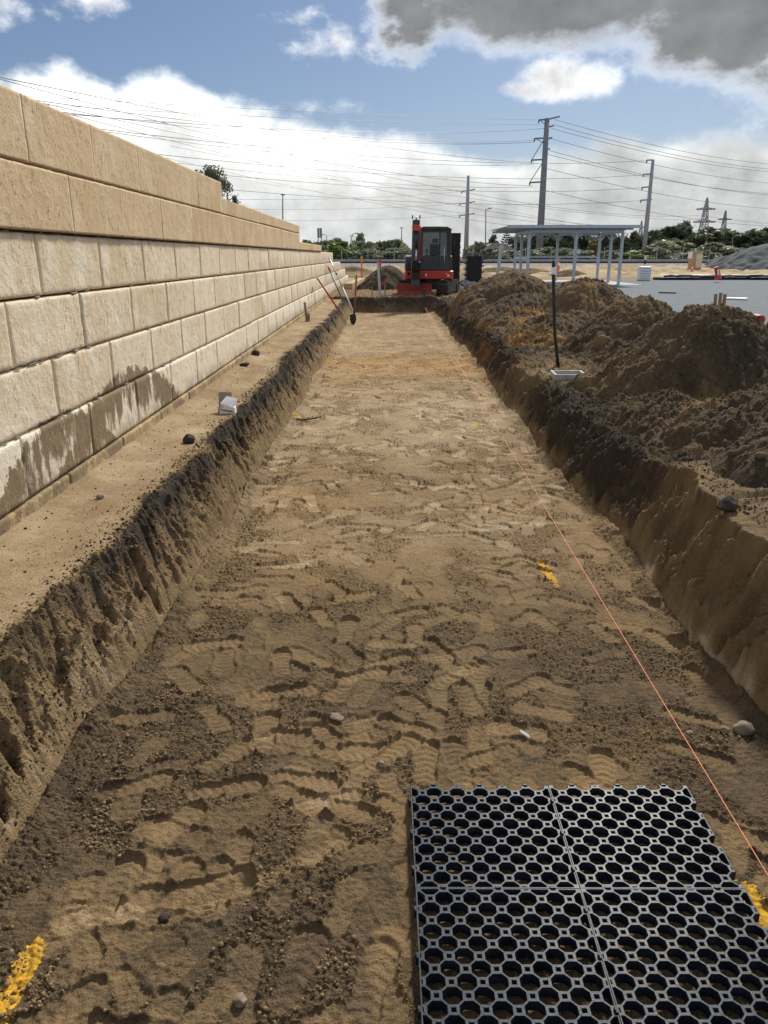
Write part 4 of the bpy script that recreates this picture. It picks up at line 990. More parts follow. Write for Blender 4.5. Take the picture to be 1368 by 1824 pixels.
e, t = post('marker_stake', 640.5, 489, 640.5, 458, 46, .08, M['orange'], 'orange stake with pale top panel before the railway', 'stake'); b = MB(); b.box(t + Vector((0, -.02, -.1)), (.13, .05, .34)); b.build('panel', M['farconc'], e)
M['amber'] = pmat('amber_paint', (.62, .30, .04), .6, var=.1)
e.children[0].data.materials[0] = M['amber']
e, t = post('bollard', 673.3, 476, 673.3, 462, 60, .16, M['red'], 'red plastic bollard behind the grey sand cone', 'bollard'); b = MB(); b.box(t + Vector((0, -.02, .02)), (.2, .2, .04)); b.build('cap', M['red'], e)

# ------------------------------------------------------------------ excavator
def excavator():
    q = aty(761, 524, 29.2)
    e = empty('excavator', (q.x, 29.4, .42), 'red and black mini excavator parked at the trench end', 'excavator')
    ux = Matrix.Rotation(R(-17), 4, 'Z')
    def U(b, name, mat, bevel=0, par=e, smooth=False): return b.build(name, mat, par, bevel=bevel, smooth=smooth, M=ux)
    for sx in (-1, 1):
        b = MB(); x0, x1 = sx * .72 - .2, sx * .72 + .2
        prof = [(-1.05, .28), (-1.0, .13), (-.88, .03), (-.7, 0), (.7, 0), (.88, .03), (1.0, .13), (1.05, .28), (1.0, .43), (.88, .52), (.7, .55), (-.7, .55), (-.88, .52), (-1.0, .43)]
        b.prism(prof, 'x', x0, x1)
        t = U(b, 'track', M['track'], .015)
        b = MB()
        for k in range(20):
            y = -.95 + k * .1
            b.box((sx * .72, y, .558), (.4, .05, .03)); b.box((sx * .72, y, -.002), (.4, .05, .03))
        for yy, zz, a in ((-1.05, .28, 0), (1.05, .28, 0)):
            for dz in (-.12, 0, .12): b.box((sx * .72, yy * 1.005, zz + dz), (.4, .03, .05))
        U(b, 'track_lugs', M['track'], 0, t)
        for k, rr in ((-.75, .2), (.75, .2), (-.35, .09), (0, .09), (.35, .09)):
            b = MB(); b.tube([(sx * .93, k, .28 if rr > .1 else .12), (sx * .945, k, .28 if rr > .1 else .12)], rr, 16); U(b, 'roller', M['darkgrey'], 0, t)
    b = MB(); b.box((0, 0, .38), (1.05, 1.1, .3)); b.tube([(0, 0, .5), (0, 0, .66)], .45, 24); U(b, 'undercarriage', M['darkgrey'], .02)
    b = MB(); b.prism([(-1.62, .02), (-1.56, .0), (-1.52, .2), (-1.55, .46), (-1.60, .48), (-1.58, .2)], 'x', -.80, .48); bl = U(b, 'dozer_blade', M['dullred'], .008)
    b = MB(); [b.bar((s * .3 - .1, -1.54, .2), (s * .3 - .1, -.5, .35), .08, .12) for s in (-1, 1)]; U(b, 'blade_arms', M['dullred'], .01, bl)
    # house
    b = MB(); b.prism([(-.93, -.70), (.70, -.70), (.86, -.55), (.90, .3), (.80, .78), (.45, .95), (-.45, .95), (-.80, .78), (-.93, .3)], 'z', .60, .90)
    hs = b.build('body', M['red'], e, bevel=.03)
    b = MB(); b.box((.25, -.715, .75), (1.0, .03, .26)); b.build('front_skirt', M['red'], hs, bevel=.01)
    b = MB(); b.prism([(-.90, .08), (-.90, .8), (-.6, .93), (.5, .93), (.84, .75), (.86, .08)], 'z', .905, 1.45); b.build('engine_cover', M['darkgrey'], e, bevel=.07)
    b = MB(); b.prism([(-.62, .905), (-.62, 1.22), (-.45, 1.42), (.1, 1.47), (.1, .905)], 'x', -.93, -.44); b.build('side_cover', M['darkgrey'], e, bevel=.05)
    for k, (x, z, w_, h_) in enumerate(((-.16, .76, .07, .08), (.66, .73, .09, .06), (.60, .80, .12, .015))):
        b = MB(); b.box((x, -.735, z), (w_, .004, h_)); b.build('sticker', M['white'], hs)
    # cab: frame posts, roof, panes, seat
    x0, x1, y0, y1, z0, z1 = -.34, .72, -.58, .62, .905, 2.40
    cab = MB()
    for x, y, lean_ in ((x0, y0, .06), (x1, y0, .06), (x0, y1, 0), (x1, y1, 0)):
        cab.bar((x, y, z0), (x * .97 + .006, y + lean_, z1 - .03), .075, .075)
    cab.bar((x1, .05, z0), (x1 - .01, .03, z1 - .03), .07, .07)
    cab.box(((x0 + x1) / 2, y0 + .0, z0 + .05), (x1 - x0 + .07, .08, .1)); cab.box(((x0 + x1) / 2, y1, z0 + .28), (x1 - x0 + .07, .06, .55))
    cab.box(((x0 + x1) / 2, y0 + .06, z1 - .09), (x1 - x0 + .04, .07, .1))
    cab.bar((.34, y0, z0), (.335, y0 + .06, z1 - .05), .045, .05)
    c = cab.build('cab_frame', M['darkgrey'], e, bevel=.012)
    b = MB(); b.prism([(x0 - .05, z1 - .05), (x0 - .03, z1 + .02), (x0 + .06, z1 + .06), (x1 - .10, z1 + .06), (x1 + .02, z1 + .0), (x1 + .05, z1 - .05)], 'y', y0 - .02, y1 + .06); rf = b.build('cab_roof', M['darkgrey'], e, bevel=.02)
    b = MB(); b.box(((x0 + x1) / 2 - .1, 0, z1 + .068), (.6, .7, .02)); b.build('roof_hatch', M['galv'], rf, bevel=.005)
    for nm, bb in (('front_window', [(x0 + .02, y0 + .012, z0 + .55), (.32, y0 + .012, z0 + .55), (.32, y0 + .06, z1 - .08), (x0 + .02, y0 + .06, z1 - .08)]),
                   ('lower_window', [(x0 + .02, y0, z0 + .08), (.32, y0, z0 + .08), (.32, y0 + .012, z0 + .53), (x0 + .02, y0 + .012, z0 + .53)]),
                   ('door_window', [(.36, y0, z0 + .1), (x1 - .03, y0, z0 + .1), (x1 - .03, y0 + .06, z1 - .08), (.36, y0 + .06, z1 - .08)]),
                   ('side_window', [(x1, y0 + .05, z0 + .1), (x1, .0, z0 + .1), (x1 - .01, .0, z1 - .08), (x1 - .01, y0 + .1, z1 - .08)]),
                   ('side_window', [(x1, .1, z0 + .5), (x1, y1 - .04, z0 + .5), (x1 - .01, y1 - .04, z1 - .08), (x1 - .01, .1, z1 - .08)]),
                   ('rear_window', [(x0 + .04, y1, z0 + .56), (x1 - .04, y1, z0 + .56), (x1 - .04, y1, z1 - .08), (x0 + .04, y1, z1 - .08)])):
        nrm = (Vector(bb[1]) - Vector(bb[0])).cross(Vector(bb[3]) - Vector(bb[0])).normalized() * .006
        b = MB(); b.add([Vector(p) for p in bb] + [Vector(p) + nrm for p in bb], [(0, 1, 2, 3), (7, 6, 5, 4), (0, 4, 5, 1), (1, 5, 6, 2), (2, 6, 7, 3), (3, 7, 4, 0)]); b.build(nm, M['glass'], c)
    b = MB(); b.box((.22, .25, z0 + .35), (.48, .45, .14)); b.box((.22, .48, z0 + .68), (.40, .12, .56)); b.box((.22, .5, z0 + 1.08), (.22, .1, .18)); b.build('driver_seat', M['blackmat'], e, bevel=.03)
    for s in (-1, 1):
        b = MB(); b.box((.22 + s * .34, .1, z0 + .4), (.12, .5, .3)); cs_ = b.build('console', M['blackmat'], e, bevel=.01)
        b = MB(); b.tube([(.22 + s * .34, -.1, z0 + .55), (.22 + s * .34, -.16, z0 + .78)], .025, 8); b.build('lever', M['blackmat'], cs_)
    b = MB(); b.tube([(.50, y0 - .04, z0 + .2), (.50, y0 - .09, z0 + .35), (.50, y0 - .09, z0 + .75), (.50, y0 - .04, z0 + .85)], .014, 8); b.build('grab_handle', M['steel'], e, smooth=True)
    # boom, dipper, rams (folded, standing at the left of the cab)
    bx = -.58
    b = MB(); b.box((bx, -.80, .66), (.30, .34, .52)); b.tube([(bx, -.95, .45), (bx, -.95, .98)], .09, 12); b.build('swing_bracket', M['darkgrey'], e, bevel=.02)
    b = MB(); b.prism([(-1.05, .80), (-.85, .78), (-.95, 1.5), (-1.25, 2.2), (-1.62, 2.62), (-1.76, 2.58), (-1.55, 2.1), (-1.25, 1.5)], 'x', bx - .13, bx + .13); bo = b.build('boom', M['darkgrey'], e, bevel=.015)
    b = MB(); b.box((bx, -1.90, 2.36), (.25, .12, .20)); b.build('boom_light', M['red'], bo, bevel=.02)
    b = MB(); b.prism([(-1.58, 2.66), (-1.74, 2.64), (-1.85, 2.3), (-1.98, 1.25), (-1.90, 1.2), (-1.72, 1.9)], 'x', bx - .12, bx + .12); di = b.build('dipper', M['darkgrey'], e, bevel=.012)
    b = MB(); b.tube([(bx - .13, -1.66, 2.58), (bx + .13, -1.66, 2.58)], .06, 12); b.tube([(bx - .13, -1.60, 2.68), (bx - .13, -1.60, 2.80)], .022, 6); b.tube([(bx + .13, -1.60, 2.68), (bx + .13, -1.60, 2.80)], .022, 6); b.build('boom_pin', M['darkgrey'], bo, smooth=True)
    for nm, a_, z_ in (('boom_ram', (bx, -1.12, .92), (bx, -1.44, 2.05)), ('dipper_ram', (bx + .0, -1.35, 2.45), (bx, -1.75, 2.72)), ('bucket_ram', (bx, -1.82, 2.35), (bx, -2.02, 1.25))):
        a_, z_ = Vector(a_), Vector(z_); b = MB(); b.tube([a_, a_.lerp(z_, .6)], .055, 10); rm = b.build(nm, M['darkgrey'], e, smooth=True)
        b = MB(); b.tube([a_.lerp(z_, .6), z_], .03, 8); b.build('rod', M['steel'], rm, smooth=True)
    for k, xo in enumerate((.12, .15, -.13)):
        b = MB(); b.tube([(bx + xo, -1.0, .95), (bx + xo + .04, -1.35, 1.35), (bx + xo + .03, -1.42, 1.7), (bx + xo, -1.70, 2.45)], .013, 6); b.build('hose', M['redpole'] if k < 2 else M['blackmat'], e, smooth=True)
    bk = MB(); bk.prism([(-2.10, 1.22), (-1.86, 1.25), (-1.66, 1.05), (-1.60, .72), (-1.72, .45), (-1.86, .40), (-1.78, .62), (-1.84, .86), (-1.98, 1.0)], 'x', bx - .15, bx + .15); bu = bk.build('bucket', M['darkgrey'], e, bevel=.01)
    for k in range(4):
        b = MB(); x = bx - .12 + k * .08; b.box((x, -1.88, .38), (.04, .05, .12), None, (.6, .6)); b.build('bucket_tooth', M['darkgrey'], bu)
    b = MB(); b.tube([(-.80, -.66, .80), (-.80, -.70, .80)], .05, 12); b.build('headlight', M['steel'], e)
    b = MB(); b.tube([(x1 + .02, y0 + .1, z0 + .95), (x1 + .12, y0 + .02, z0 + .95)], .01, 6); b.box((x1 + .14, y0, z0 + .98), (.02, .14, .22)); b.build('mirror', M['darkgrey'], e, bevel=.01)
excavator()
bpy.data.objects['excavator'].scale = (.97, .97, .955)

# stacks of drainage panels
def stack(name, x0, x1, Y, z0, z1, depth, label, wavy):
    e = empty(name, ((x0 + x1) / 2, Y, z0), label, 'crate stack', 'stacks of black drainage crates'); w = x1 - x0; H = z1 - z0
    n = int(H / .055); b = MB(); r = random.Random(int(x0 * 10))
    b.box((0, 0, H / 2), (w * .86, depth * .86, H - .01))
    for k in range(n):
        zz = (k + .5) * H / n; off = wavy * .045 * math.sin(k * 1.6) + r.uniform(-.012, .012)
        for j in range(5):
            b.box((-w / 2 + (j + .5) * w / 5 + off, 0, zz + (.012 if j % 2 else -.012)), (w / 5 - .012, depth * .98, H / n * .62))
    b.build('panels', M['stack'], e)
    b = MB(); b.box((0, 0, H + .012), (w * 1.02, depth * 1.02, .02)); b.build('top_panel', M['stack'], e)
    b = MB(); [b.bar((s * w * .3, -depth / 2 - .012, 0), (s * w * .3, -depth / 2 - .012, H), .02, .006) for s in (-1, 1)]; b.build('strap', M['blackmat'], e)
    b = MB(); b.box((0, 0, -.06), (w, depth, .1)); b.build('pallet', M['wood'], e, bevel=.01)
q0, q1 = aty(798, 487, 30.6), aty(818, 416, 30.6); stack('crate_stack', q0.x, q1.x, 30.9, .75, q1.z, .55, 'tall narrow stack of black drainage crates beside the excavator cab', .3)
b = MB(); b.box(((q0.x + q1.x) / 2 + .06, 30.75, .53), (.5, .5, .24)); tag(b.build('plinth_block', M['concrete'], None, bevel=.02), 'pale concrete block under the tall crate stack', 'concrete block')
q0, q1 = aty(825, 505, 31.6), aty(857, 457, 31.6); stack('crate_stack', q0.x, q1.x, 31.9, .46, q1.z, .8, 'shorter wide stack of black crates with wavy edges behind the spoil', 1.4)
q = aty(832, 502, 31.0)
e = empty('tarpaulin', (q.x - .2, 31.0, .42), 'crumpled pale plastic sheet between the crate stacks', 'plastic sheet')
u = np.linspace(-1, 1, 30); U_, V_ = np.meshgrid(u, u); Zt = .22 * np.exp(-(U_ ** 2 + V_ ** 2)) + .10 * bil(U_ * 2, V_ * 2) + .05 * bil(U_ * 5, V_ * 5)
me = grid_mesh('sheet_folds', U_ * .65, V_ * .5, Zt + .1, None); me.materials.append(M['farconc']); link('sheet_folds', me, e)

# ------------------------------------------------------------------ steel shelter
def shelter():
    e = empty('steel_shelter', (9.2, 42.3, .44), 'open pale blue steel shelter frame with thin flat roof', 'shelter'); O = Vector((9.2, 42.3, .44))
    fr, mi, bk = [(6.77, 38.6), (9.0, 38.65), (11.2, 38.7)], [(6.93, 41.6), (11.5, 41.65)], [(7.06, 44.4), (9.36, 44.45), (11.66, 44.5)]
    H = 2.36
    for (x, y) in fr + mi + bk:
        b = MB(); b.box((x - O.x, y - O.y, H / 2), (.13, .13, H)); b.box((x - O.x, y - O.y, .06), (.24, .24, .02)); b.build('post', M['galv'], e, bevel=.008)
        b = MB(); b.box((x - O.x, y - O.y, H + .02), (.26, .26, .03)); b.bar((x - O.x, y - O.y, H - .3), (x - O.x + .25, y - O.y, H), .05); b.bar((x - O.x, y - O.y, H - .3), (x - O.x - .25, y - O.y, H), .05); b.build('bracket', M['galv'], e)
    for (a, b_) in ((fr[0], fr[2]), (bk[0], bk[2]), (fr[0], bk[0]), (fr[2], bk[2]), (fr[1], bk[1])):
        b = MB(); b.bar((a[0] - O.x, a[1] - O.y, H + .10), (b_[0] - O.x, b_[1] - O.y, H + .10), .09, .13); b.build('beam', M['galv'], e)
    for k in range(6):
        y = -3.4 + k * 1.2; b = MB(); b.box((-.42, y, H + .22), (5.9, .07, .10)); b.build('purlin', M['galv'], e)
    b = MB(); n = 44; pr = []
    for i in range(n + 1): pr.append((-3.55 + 6.25 * i / n, H + .30 + .028 * (i % 2) + .0 * i))
    pr2 = [(x, z + .012) for x, z in reversed(pr)]
    b.prism(pr + pr2, 'y', -4.1, 2.9); rf = b.build('roof_sheet', M['galv'], e)
    b = MB(); b.box((-.42, -4.14, H + .29), (6.3, .06, .14)); b.build('gutter', M['galv'], e)
    b = MB(); b.bar((fr[0][0] - O.x, fr[0][1] - O.y, 1.25), (bk[0][0] - O.x, bk[0][1] - O.y, 1.25), .06, .10); b.bar((bk[0][0] - O.x, bk[0][1] - O.y, 1.3), (bk[2][0] - O.x, bk[2][1] - O.y, 1.3), .06, .10); b.build('rail', M['galv'], e)
    b = MB(); b.box((9.0 - O.x + .16, fr[1][1] - O.y, 1.55), (.14, .05, .18)); b.build('switch_box', M['white'], e)
shelter()
q = aty(880, 487, 34.0); t = aty(889, 441, 34.0)
e = empty('leaning_post', (q.x, 34.0, .42), 'pale blue steel post leaning right, left of the shelter', 'post'); b = MB(); b.bar((0, 0, 0), (t.x - q.x, 0, t.z - .42), .12, .12); b.build('shaft', M['galv'], e, bevel=.008); b = MB(); b.bar((t.x - q.x - .05, 0, t.z - .40), (t.x - q.x + .1, 0, t.z - .38), .14, .14); b.build('cap', M['galv'], e)

def cone(px, py, Y, h, label, zb=.5):
    q = aty(px, py, Y); e = empty('traffic_cone', (q.x, Y, zb), label, 'traffic cone', 'traffic cones')
    b = MB(); b.box((0, 0, .02), (h * .5, h * .5, .04)); b.build('base', M['orange'], e, bevel=.01)
    b = MB(); b.tube([(0, 0, .04), (0, 0, h)], [h * .19, h * .05], 14); b.build('cone_body', M['orange'], e)
    b = MB(); b.tube([(0, 0, h * .45), (0, 0, h * .68)], [h * .139, h * .107], 14); b.build('reflective_band', M['white'], e)
cone(990, 470, 62, .9, 'orange and white traffic cone seen through the shelter posts', .72)
cone(1229, 476, 60, .5, 'orange cone in the yellow sand near the tan cabinet', .68)

# gravel yard and sand strip things
q = onz(1142, 500, .47); Yb = q.y
e = empty('water_barrier', (q.x, Yb, .475), 'pale translucent plastic block at the gravel yard edge, striped pole behind', 'plastic block'); b = MB(); b.box((0, 0, .38), (.62, .5, .76)); b.build('block_body', M['white'], e, bevel=.05); b = MB(); [b.box((0, -.252, .12 + k * .13), (.56, .012, .03)) for k in range(5)]; b.build('ribs', M['farconc'], e)
q = aty(1143, 487, 47.5); t = aty(1144.5, 456, 47.5); e = empty('striped_pole', (q.x, 47.5, .45), 'thin black and white striped pole behind the plastic block', 'pole')
H = t.z - .45
for k in range(6): b = MB(); b.tube([(0, 0, H * k / 6), (.0, 0, H * (k + 1) / 6)], .06, 8); b.build('band', M['blackmat'] if k % 2 == 0 else M['white'], e)
# long plastic-wrapped liner rolls
r = random.Random(8)
for k, (x0p, x1p, dy, lab) in enumerate([(1160, 1290, 0, 'black wrapped pipe bundle nearest the plastic block'), (1230, 1368, .35, 'middle black pipe bundle with pale ends along the yard edge'), (1300, 1460, .1, 'right hand black pipe bundle running out of the picture')]):
    a, c = onz(x0p, 498.5, .48), onz(x1p, 498.5, .48)
    e = empty('pipe_bundle', (a.x, a.y + dy, .475), lab, 'pipe bundle', 'pipe bundles along the gravel yard'); L = c.x - a.x
    for j in range(5):
        b = MB(); xx = r.uniform(0, .25) * L; zz = .07 + .11 * (j // 3); yy = .18 * (j % 3) + .09 * (j // 3); b.tube([(xx, yy, zz), (L - r.uniform(0, .2) * L, yy, zz)], .07, 8); b.build('pipe', M['blackmat'] if j % 3 else M['stack'], e, smooth=True)
    b = MB()
    for j in range(4): xx = r.uniform(0, .8) * L; b.box((xx + .5, -.02, .15), (r.uniform(.6, 1.3), .42, .012), Matrix.Rotation(R(r.uniform(-2, 2)), 3, 'Y')); b.box((xx + .5, .2, .27), (r.uniform(.6, 1.3), .5, .014))
    b.build('plastic_wrap', M['white'], e)
q = onz(1275, 494.5, .7)
e = empty('safety_cone', (q.x, q.y, .62), 'red cone with pale stripe tipped on the pipe bundle', 'traffic cone', 'traffic cones'); b = MB(); b.tube([(0, 0, 0), (-.06, 0, .30), (-.18, 0, .62)], [.2, .13, .12], 12); b.build('cone_body', M['red'], e); b = MB(); b.box((-.09, -.13, .34), (.09, .03, .3), Matrix.Rotation(R(-14), 3, 'Y')); b.build('stripe', M['white'], e)
for (px0, px1, py, mat, lab) in [(1170, 1199, 522, 'rail', 'dark offcut of pipe lying alone on the blue gravel'), (1290, 1326, 533, 'white', 'thin white board lying flat on the blue gravel')]:
    a, c = onz(px0, py, .48), onz(px1, py + 1, .48); b = MB(); b.bar(a + Vector((0, 0, .03)), c + Vector((0, 0, .03)), .13 if mat == 'rail' else .4, .05); tag(b.build('pipe_offcut' if mat == 'rail' else 'loose_board', M[mat], None, bevel=.01), lab, 'offcut' if mat == 'rail' else 'board')
# excavator bucket behind the tallest heap: teeth and red pin boss show over it
q = aty(1272, 536, 8.9)
for k, dx in enumerate((-.045, .0, .042)):
    e = empty('timber_peg', (q.x + dx * 1.3, 8.75 + .03 * k, q.z - .30), ['left', 'middle', 'right'][k] + ' one of three grey timber pegs behind the tallest soil pile', 'peg', 'timber pegs behind the tallest pile')
    b = MB(); b.bar((0, 0, 0), (-.018 * (1.2 - .4 * k), 0, .385 + (.0, .012, -.004)[k]), .026, .04); b.build('peg_body', M['wood'], e, bevel=.006)
q = aty(1343, 577, 9.0)
e = empty('red_cap', (q.x + .02, 9.0, q.z + .05), 'round red plastic cap behind the right flank of the tallest pile', 'pipe cap'); b = MB(); b.tube([(0, -.05, 0), (0, .12, .0)], .055, 18); b.build('cap_body', M['red'], e, bevel=.008); b = MB(); b.tube([(0, -.056, 0), (0, -.05, 0)], .018, 12); b.build('boss', M['dullred'], e)
b = MB(); b.bar((-.12, .05, .0), (.0, .05, -.02), .07, .09); b.build('stub', M['red'], e, bevel=.01); b = MB(); b.tube([(0, .05, .0), (0, .05, -.55)], .03, 8); b.build('stand', M['dullred'], e)

q = aty(1235, 466, 74); zq = .6
e = empty('tan_cabinet', (q.x, 74, .6), 'tan upright service cabinet on the sand before the railway', 'cabinet'); b = MB(); b.box((0, 0, .75), (.9, .7, 1.5)); b.build('case', M['tan'], e, bevel=.03); b = MB(); b.box((.14, -.36, .8), (.55, .02, 1.2)); b.build('door', M['cream_paint'], e); b = MB(); b.box((0, 0, 1.53), (1.0, .8, .06)); b.build('lid', M['cream_paint'], e)
q = aty(1222, 470, 72)
e = empty('marker_stake', (q.x, 72, .6), 'amber stake with white board left of the tan cabinet', 'stake'); b = MB(); b.bar((0, 0, 0), (.06, 0, 1.0), .1); b.build('shaft', M['amber'], e); b = MB(); b.box((.06, 0, 1.25), (.36, .06, .55)); b.build('board', M['white'], e)
q = aty(1281, 463, 80)
e = empty('tan_tank', (q.x, 80, .55), 'low tan rounded concrete block before the gravel heap', 'barrier block'); b = MB(); b.prism([(-1.45, 0), (1.45, 0), (1.45, .45), (1.25, .62), (-1.25, .62), (-1.45, .45)], 'y', -.4, .4); b.build('block_body', M['tan'], e, bevel=.05); b = MB(); b.box((-.5, -.41, .45), (.2, .02, .1)); b.box((.65, -.41, .35), (.3, .02, .14)); b.build('lifting_slot', M['cream_paint'], e)

# ------------------------------------------------------------------ poles, towers and power lines
def steel_pole(px0, px1, top, Y, r0, r1, mat, label, arms, struts=False):
    q = aty(px0, 455, Y); t = aty(px1, top, Y); zb = .45
    e = empty('transmission_pole', (q.x, Y, zb), label, 'power pole', 'power poles'); H = t.z - zb
    b = MB(); b.tube([(0, 0, -.3), (0, 0, H * .5), (0, 0, H)], [r0, (r0 + r1) / 2, r1], 14); b.build('shaft', M[mat], e, smooth=True)
    for (py, L, R_) in arms:
        z = aty(px1, py, Y).z - zb
        if L:
            b = MB(); b.bar((0, 0, z), (-L, 0, z - .05 * L), .22, .26); b.build('crossarm', M[mat], e)
            if struts:
                b = MB(); b.bar((-.2, 0, z + 3.4), (-L, 0, z), .12) if z + 3.4 < H else b.bar((-.2, 0, z - .9), (-L * .9, 0, z - .1), .1); b.build('strut', M['wire'], e)
            b = MB(); b.tube([(-L, 0, z - .05), (-L - .05, 0, z - .55)], .13, 8); b.build('insulator', M['wire'], e)
        if R_:
            b = MB(); b.bar((0, 0, z), (R_, 0, z + .22 * R_), .2, .24); b.build('crossarm', M[mat], e)
    return e
steel_pole(956, 968, 211, 150, .72, .42, 'pole', 'tallest grey steel power pole with bracketed arms behind the shelter', [(213, 1.4, 2.2), (246, 2.0, 0), (248, 0, 1.1), (227, 0, 1.2), (267, 0, .8), (284, 2.3, 0), (324, 2.4, 0)], True)
steel_pole(1142, 1156, 285, 165, .55, .30, 'polepale', 'slim pale power pole right of the shelter', [(285, 1.2, 0), (310, 1.6, 0), (333, 1.6, .0), (356, 1.6, .6)])
steel_pole(826, 829, 313, 190, .62, .32, 'polepale', 'slender grey power pole right of the excavator with paired crossarms', [(340, 1.4, 1.6), (362, 1.7, 1.7), (383, 1.7, 1.7)])
def lattice(px, top, Y, w0, label, mat='pole'):
    q = aty(px, 455, Y); t = aty(px, top, Y); H = t.z - .45
    e = empty('lattice_tower', (q.x, Y, .45), label, 'pylon', 'lattice towers'); b = MB(); n = 12; tw = .12 * w0 ** .5
    W = lambda z: w0 * (1 - z / H) ** .9 * .5 + .12
    for sx in (-1, 1):
        for sy in (-1, 1): b.bar((sx * W(0), sy * W(0), 0), (sx * W(H * .98), sy * W(H * .98), H * .98), tw)
    for k in range(n):
        z0, z1 = H * k / n, H * (k + 1) / n; s = 1 if k % 2 else -1
        for sy in (-1, 1): b.bar((-s * W(z0), sy * W(z0), z0), (s * W(z1), sy * W(z1), z1), tw * .7); b.bar((-W(z1), sy * W(z1), z1), (W(z1), sy * W(z1), z1), tw * .6)
        for sx in (-1, 1): b.bar((sx * W(z0), -s * W(z0), z0), (sx * W(z1), s * W(z1), z1), tw * .7)
    b.build('frame', M[mat], e)
    for fz in (.42, .62, .82):
        b = MB(); L = w0 * .95 * (1.0 if fz < .8 else .85); z = H * fz; b.bar((-L, 0, z), (L, 0, z + .02 * L), tw * 2.2, tw * 2); b.bar((-L, 0, z), (0, 0, z + L * .22), tw * .8); b.bar((L, 0, z), (0, 0, z + L * .22), tw * .8); b.build('crossarm', M[mat], e)
lattice(1243, 352, 230, 3.2, 'largest lattice power tower above the right hand trees', 'polepale')
lattice(1278, 375, 300, 3.0, 'second lattice power tower just right of the largest')
lattice(1133, 393, 380, 3.2, 'small distant lattice tower left of the slim pale pole')
lattice(1207, 402, 450, 2.6, 'faint farthest lattice tower above the dark trees')
def street_light(px, top, Y, arm, label, head=True, base=455, tilt=0):
    q = aty(px, base, Y); t = aty(px + tilt, top, Y); H = t.z - .45; dx = t.x - q.x
    e = empty('street_light', (q.x, Y, .45), label, 'street light', 'street lights')
    b = MB(); pts = [(0, 0, 0), (dx * .7, 0, H * .85), (dx, 0, H)] + ([(dx + arm * .3, 0, H + abs(arm) * .22), (dx + arm, 0, H + abs(arm) * .3)] if arm else [])
    b.tube(pts, [.11, .08, .07] + ([.05, .05] if arm else []), 6); b.build('pole', M['polepale'], e, smooth=True)
    b = MB(); b.box((dx + arm * 1.1, 0, H + abs(arm) * .3 + .02), (.55, .28, .14)); b.build('lamp_head', M['farconc'], e, bevel=.03)
street_light(861, 374, 120, .55, 'tall street light with short arm between excavator and shelter')
street_light(500, 347, 105, 0, 'thin bare light mast rising behind the wall steps')
street_light(711.5, 406, 140, 0, 'thin light mast left of the excavator boom')
street_light(617, 418, 125, .6, 'leaning street light above the bushes near the wall end', tilt=7)
street_light(631, 423, 150, -.9, 'curved arm street light facing left above the bushes')
street_light(578, 420, 150, -.7, 'curved street light close right of the twin sign')
street_light(1300, 424, 170, 2.2, 'slanting street light above the gravel heap')
street_light(1333, 421, 190, 2.2, 'slanting street light at the far right above the trees')
# twin roadside sign seen from behind
q = aty(566, 432, 112)
e = empty('road_sign', (q.x, 112, .45), 'grey roadside sign of two panels seen beyond the wall end', 'road sign'); zt = aty(566, 406, 112).z - .45
for s in (-1, 1):
    b = MB(); b.tube([(s * .22, 0, 0), (s * .22, 0, zt)], .05, 6); b.build('post', M['pole'], e); b = MB(); b.box((s * .17, -.06, zt - .65), (.30, .04, 1.25)); b.build('panel', M['pole'], e)

def wire(a, b_, sag, label, r=.032):
    A, B = aty(*a), aty(*b_); m_ = MB(); m_.tube(catenary(A, B, sag, 30), r, 4, False)
    tag(m_.build('power_line', M['wire']), label, 'power line', 'overhead power lines')
wire((958, 214, 149.8), (-60, 165, 85), .3, 'topmost power line leaving the tallest pole to the left', .022)
wire((960, 222, 149.8), (-60, 178, 85), .5, 'second power line from the top, left of the tallest pole', .022)
wire((966, 229, 149.8), (-80, 185, 70), 1.3, 'power line left of the tallest pole meeting its shaft below the top')
wire((948, 250, 149.8), (-80, 158, 62), 1.4, 'power line at the upper bracket of the tallest pole')
wire((949, 253, 149.8), (-80, 176, 62), 1.3, 'lower twin of the upper bracket power line')
wire((946, 290, 149.8), (-80, 122, 60), 1.0, 'power line from the middle bracket climbing steeply left')
wire((946, 293, 149.8), (-80, 196, 66), 1.4, 'power line from the middle bracket climbing gently left')
wire((945, 331, 149.8), (-80, 148, 60), 1.4, 'power line from the lowest bracket climbing steeply left')
wire((945, 333, 149.8), (-80, 236, 66), 1.3, 'power line from the lowest bracket climbing gently left')
wire((1150, 286, 165), (-60, 200, 75), 1.9, 'power line from the top of the slim pale pole')
wire((1147, 311, 165), (-60, 235, 75), 2.0, 'power line from the second arm of the slim pale pole')
wire((1145, 334, 165), (-60, 262, 78), 2.0, 'power line from the third arm of the slim pale pole')
wire((1143, 357, 165), (-60, 290, 78), 1.9, 'power line from the lowest arm of the slim pale pole')
wire((1240, 384, 230), (-80, 120, 70), 3.6, 'steep power line from the largest lattice tower to upper left')
wire((1237, 404, 230), (-80, 150, 70), 3.8, 'lower steep power line from the largest lattice tower')
wire((1233, 420, 230), (-80, 190, 78), 3.8, 'lowest steep power line from the largest lattice tower')
wire((1276, 392, 300), (300, 260, 110), 2.6, 'long faint power line to the second lattice tower')
wire((1274, 412, 300), (300, 298, 110), 2.6, 'lower faint power line to the second lattice tower')
wire((824, 340, 190), (-60, 335, 110), 1.6, 'power line left of the slender pole, top crossarm')
wire((823, 362, 190), (-60, 352, 110), 1.4, 'power line left of the slender pole, middle crossarm')
wire((822, 383, 190), (-60, 372, 110), 1.3, 'power line left of the slender pole, lowest crossarm')
wire((834, 362, 190), (1440, 430, 420), 4, 'faint power line right of the slender pole')
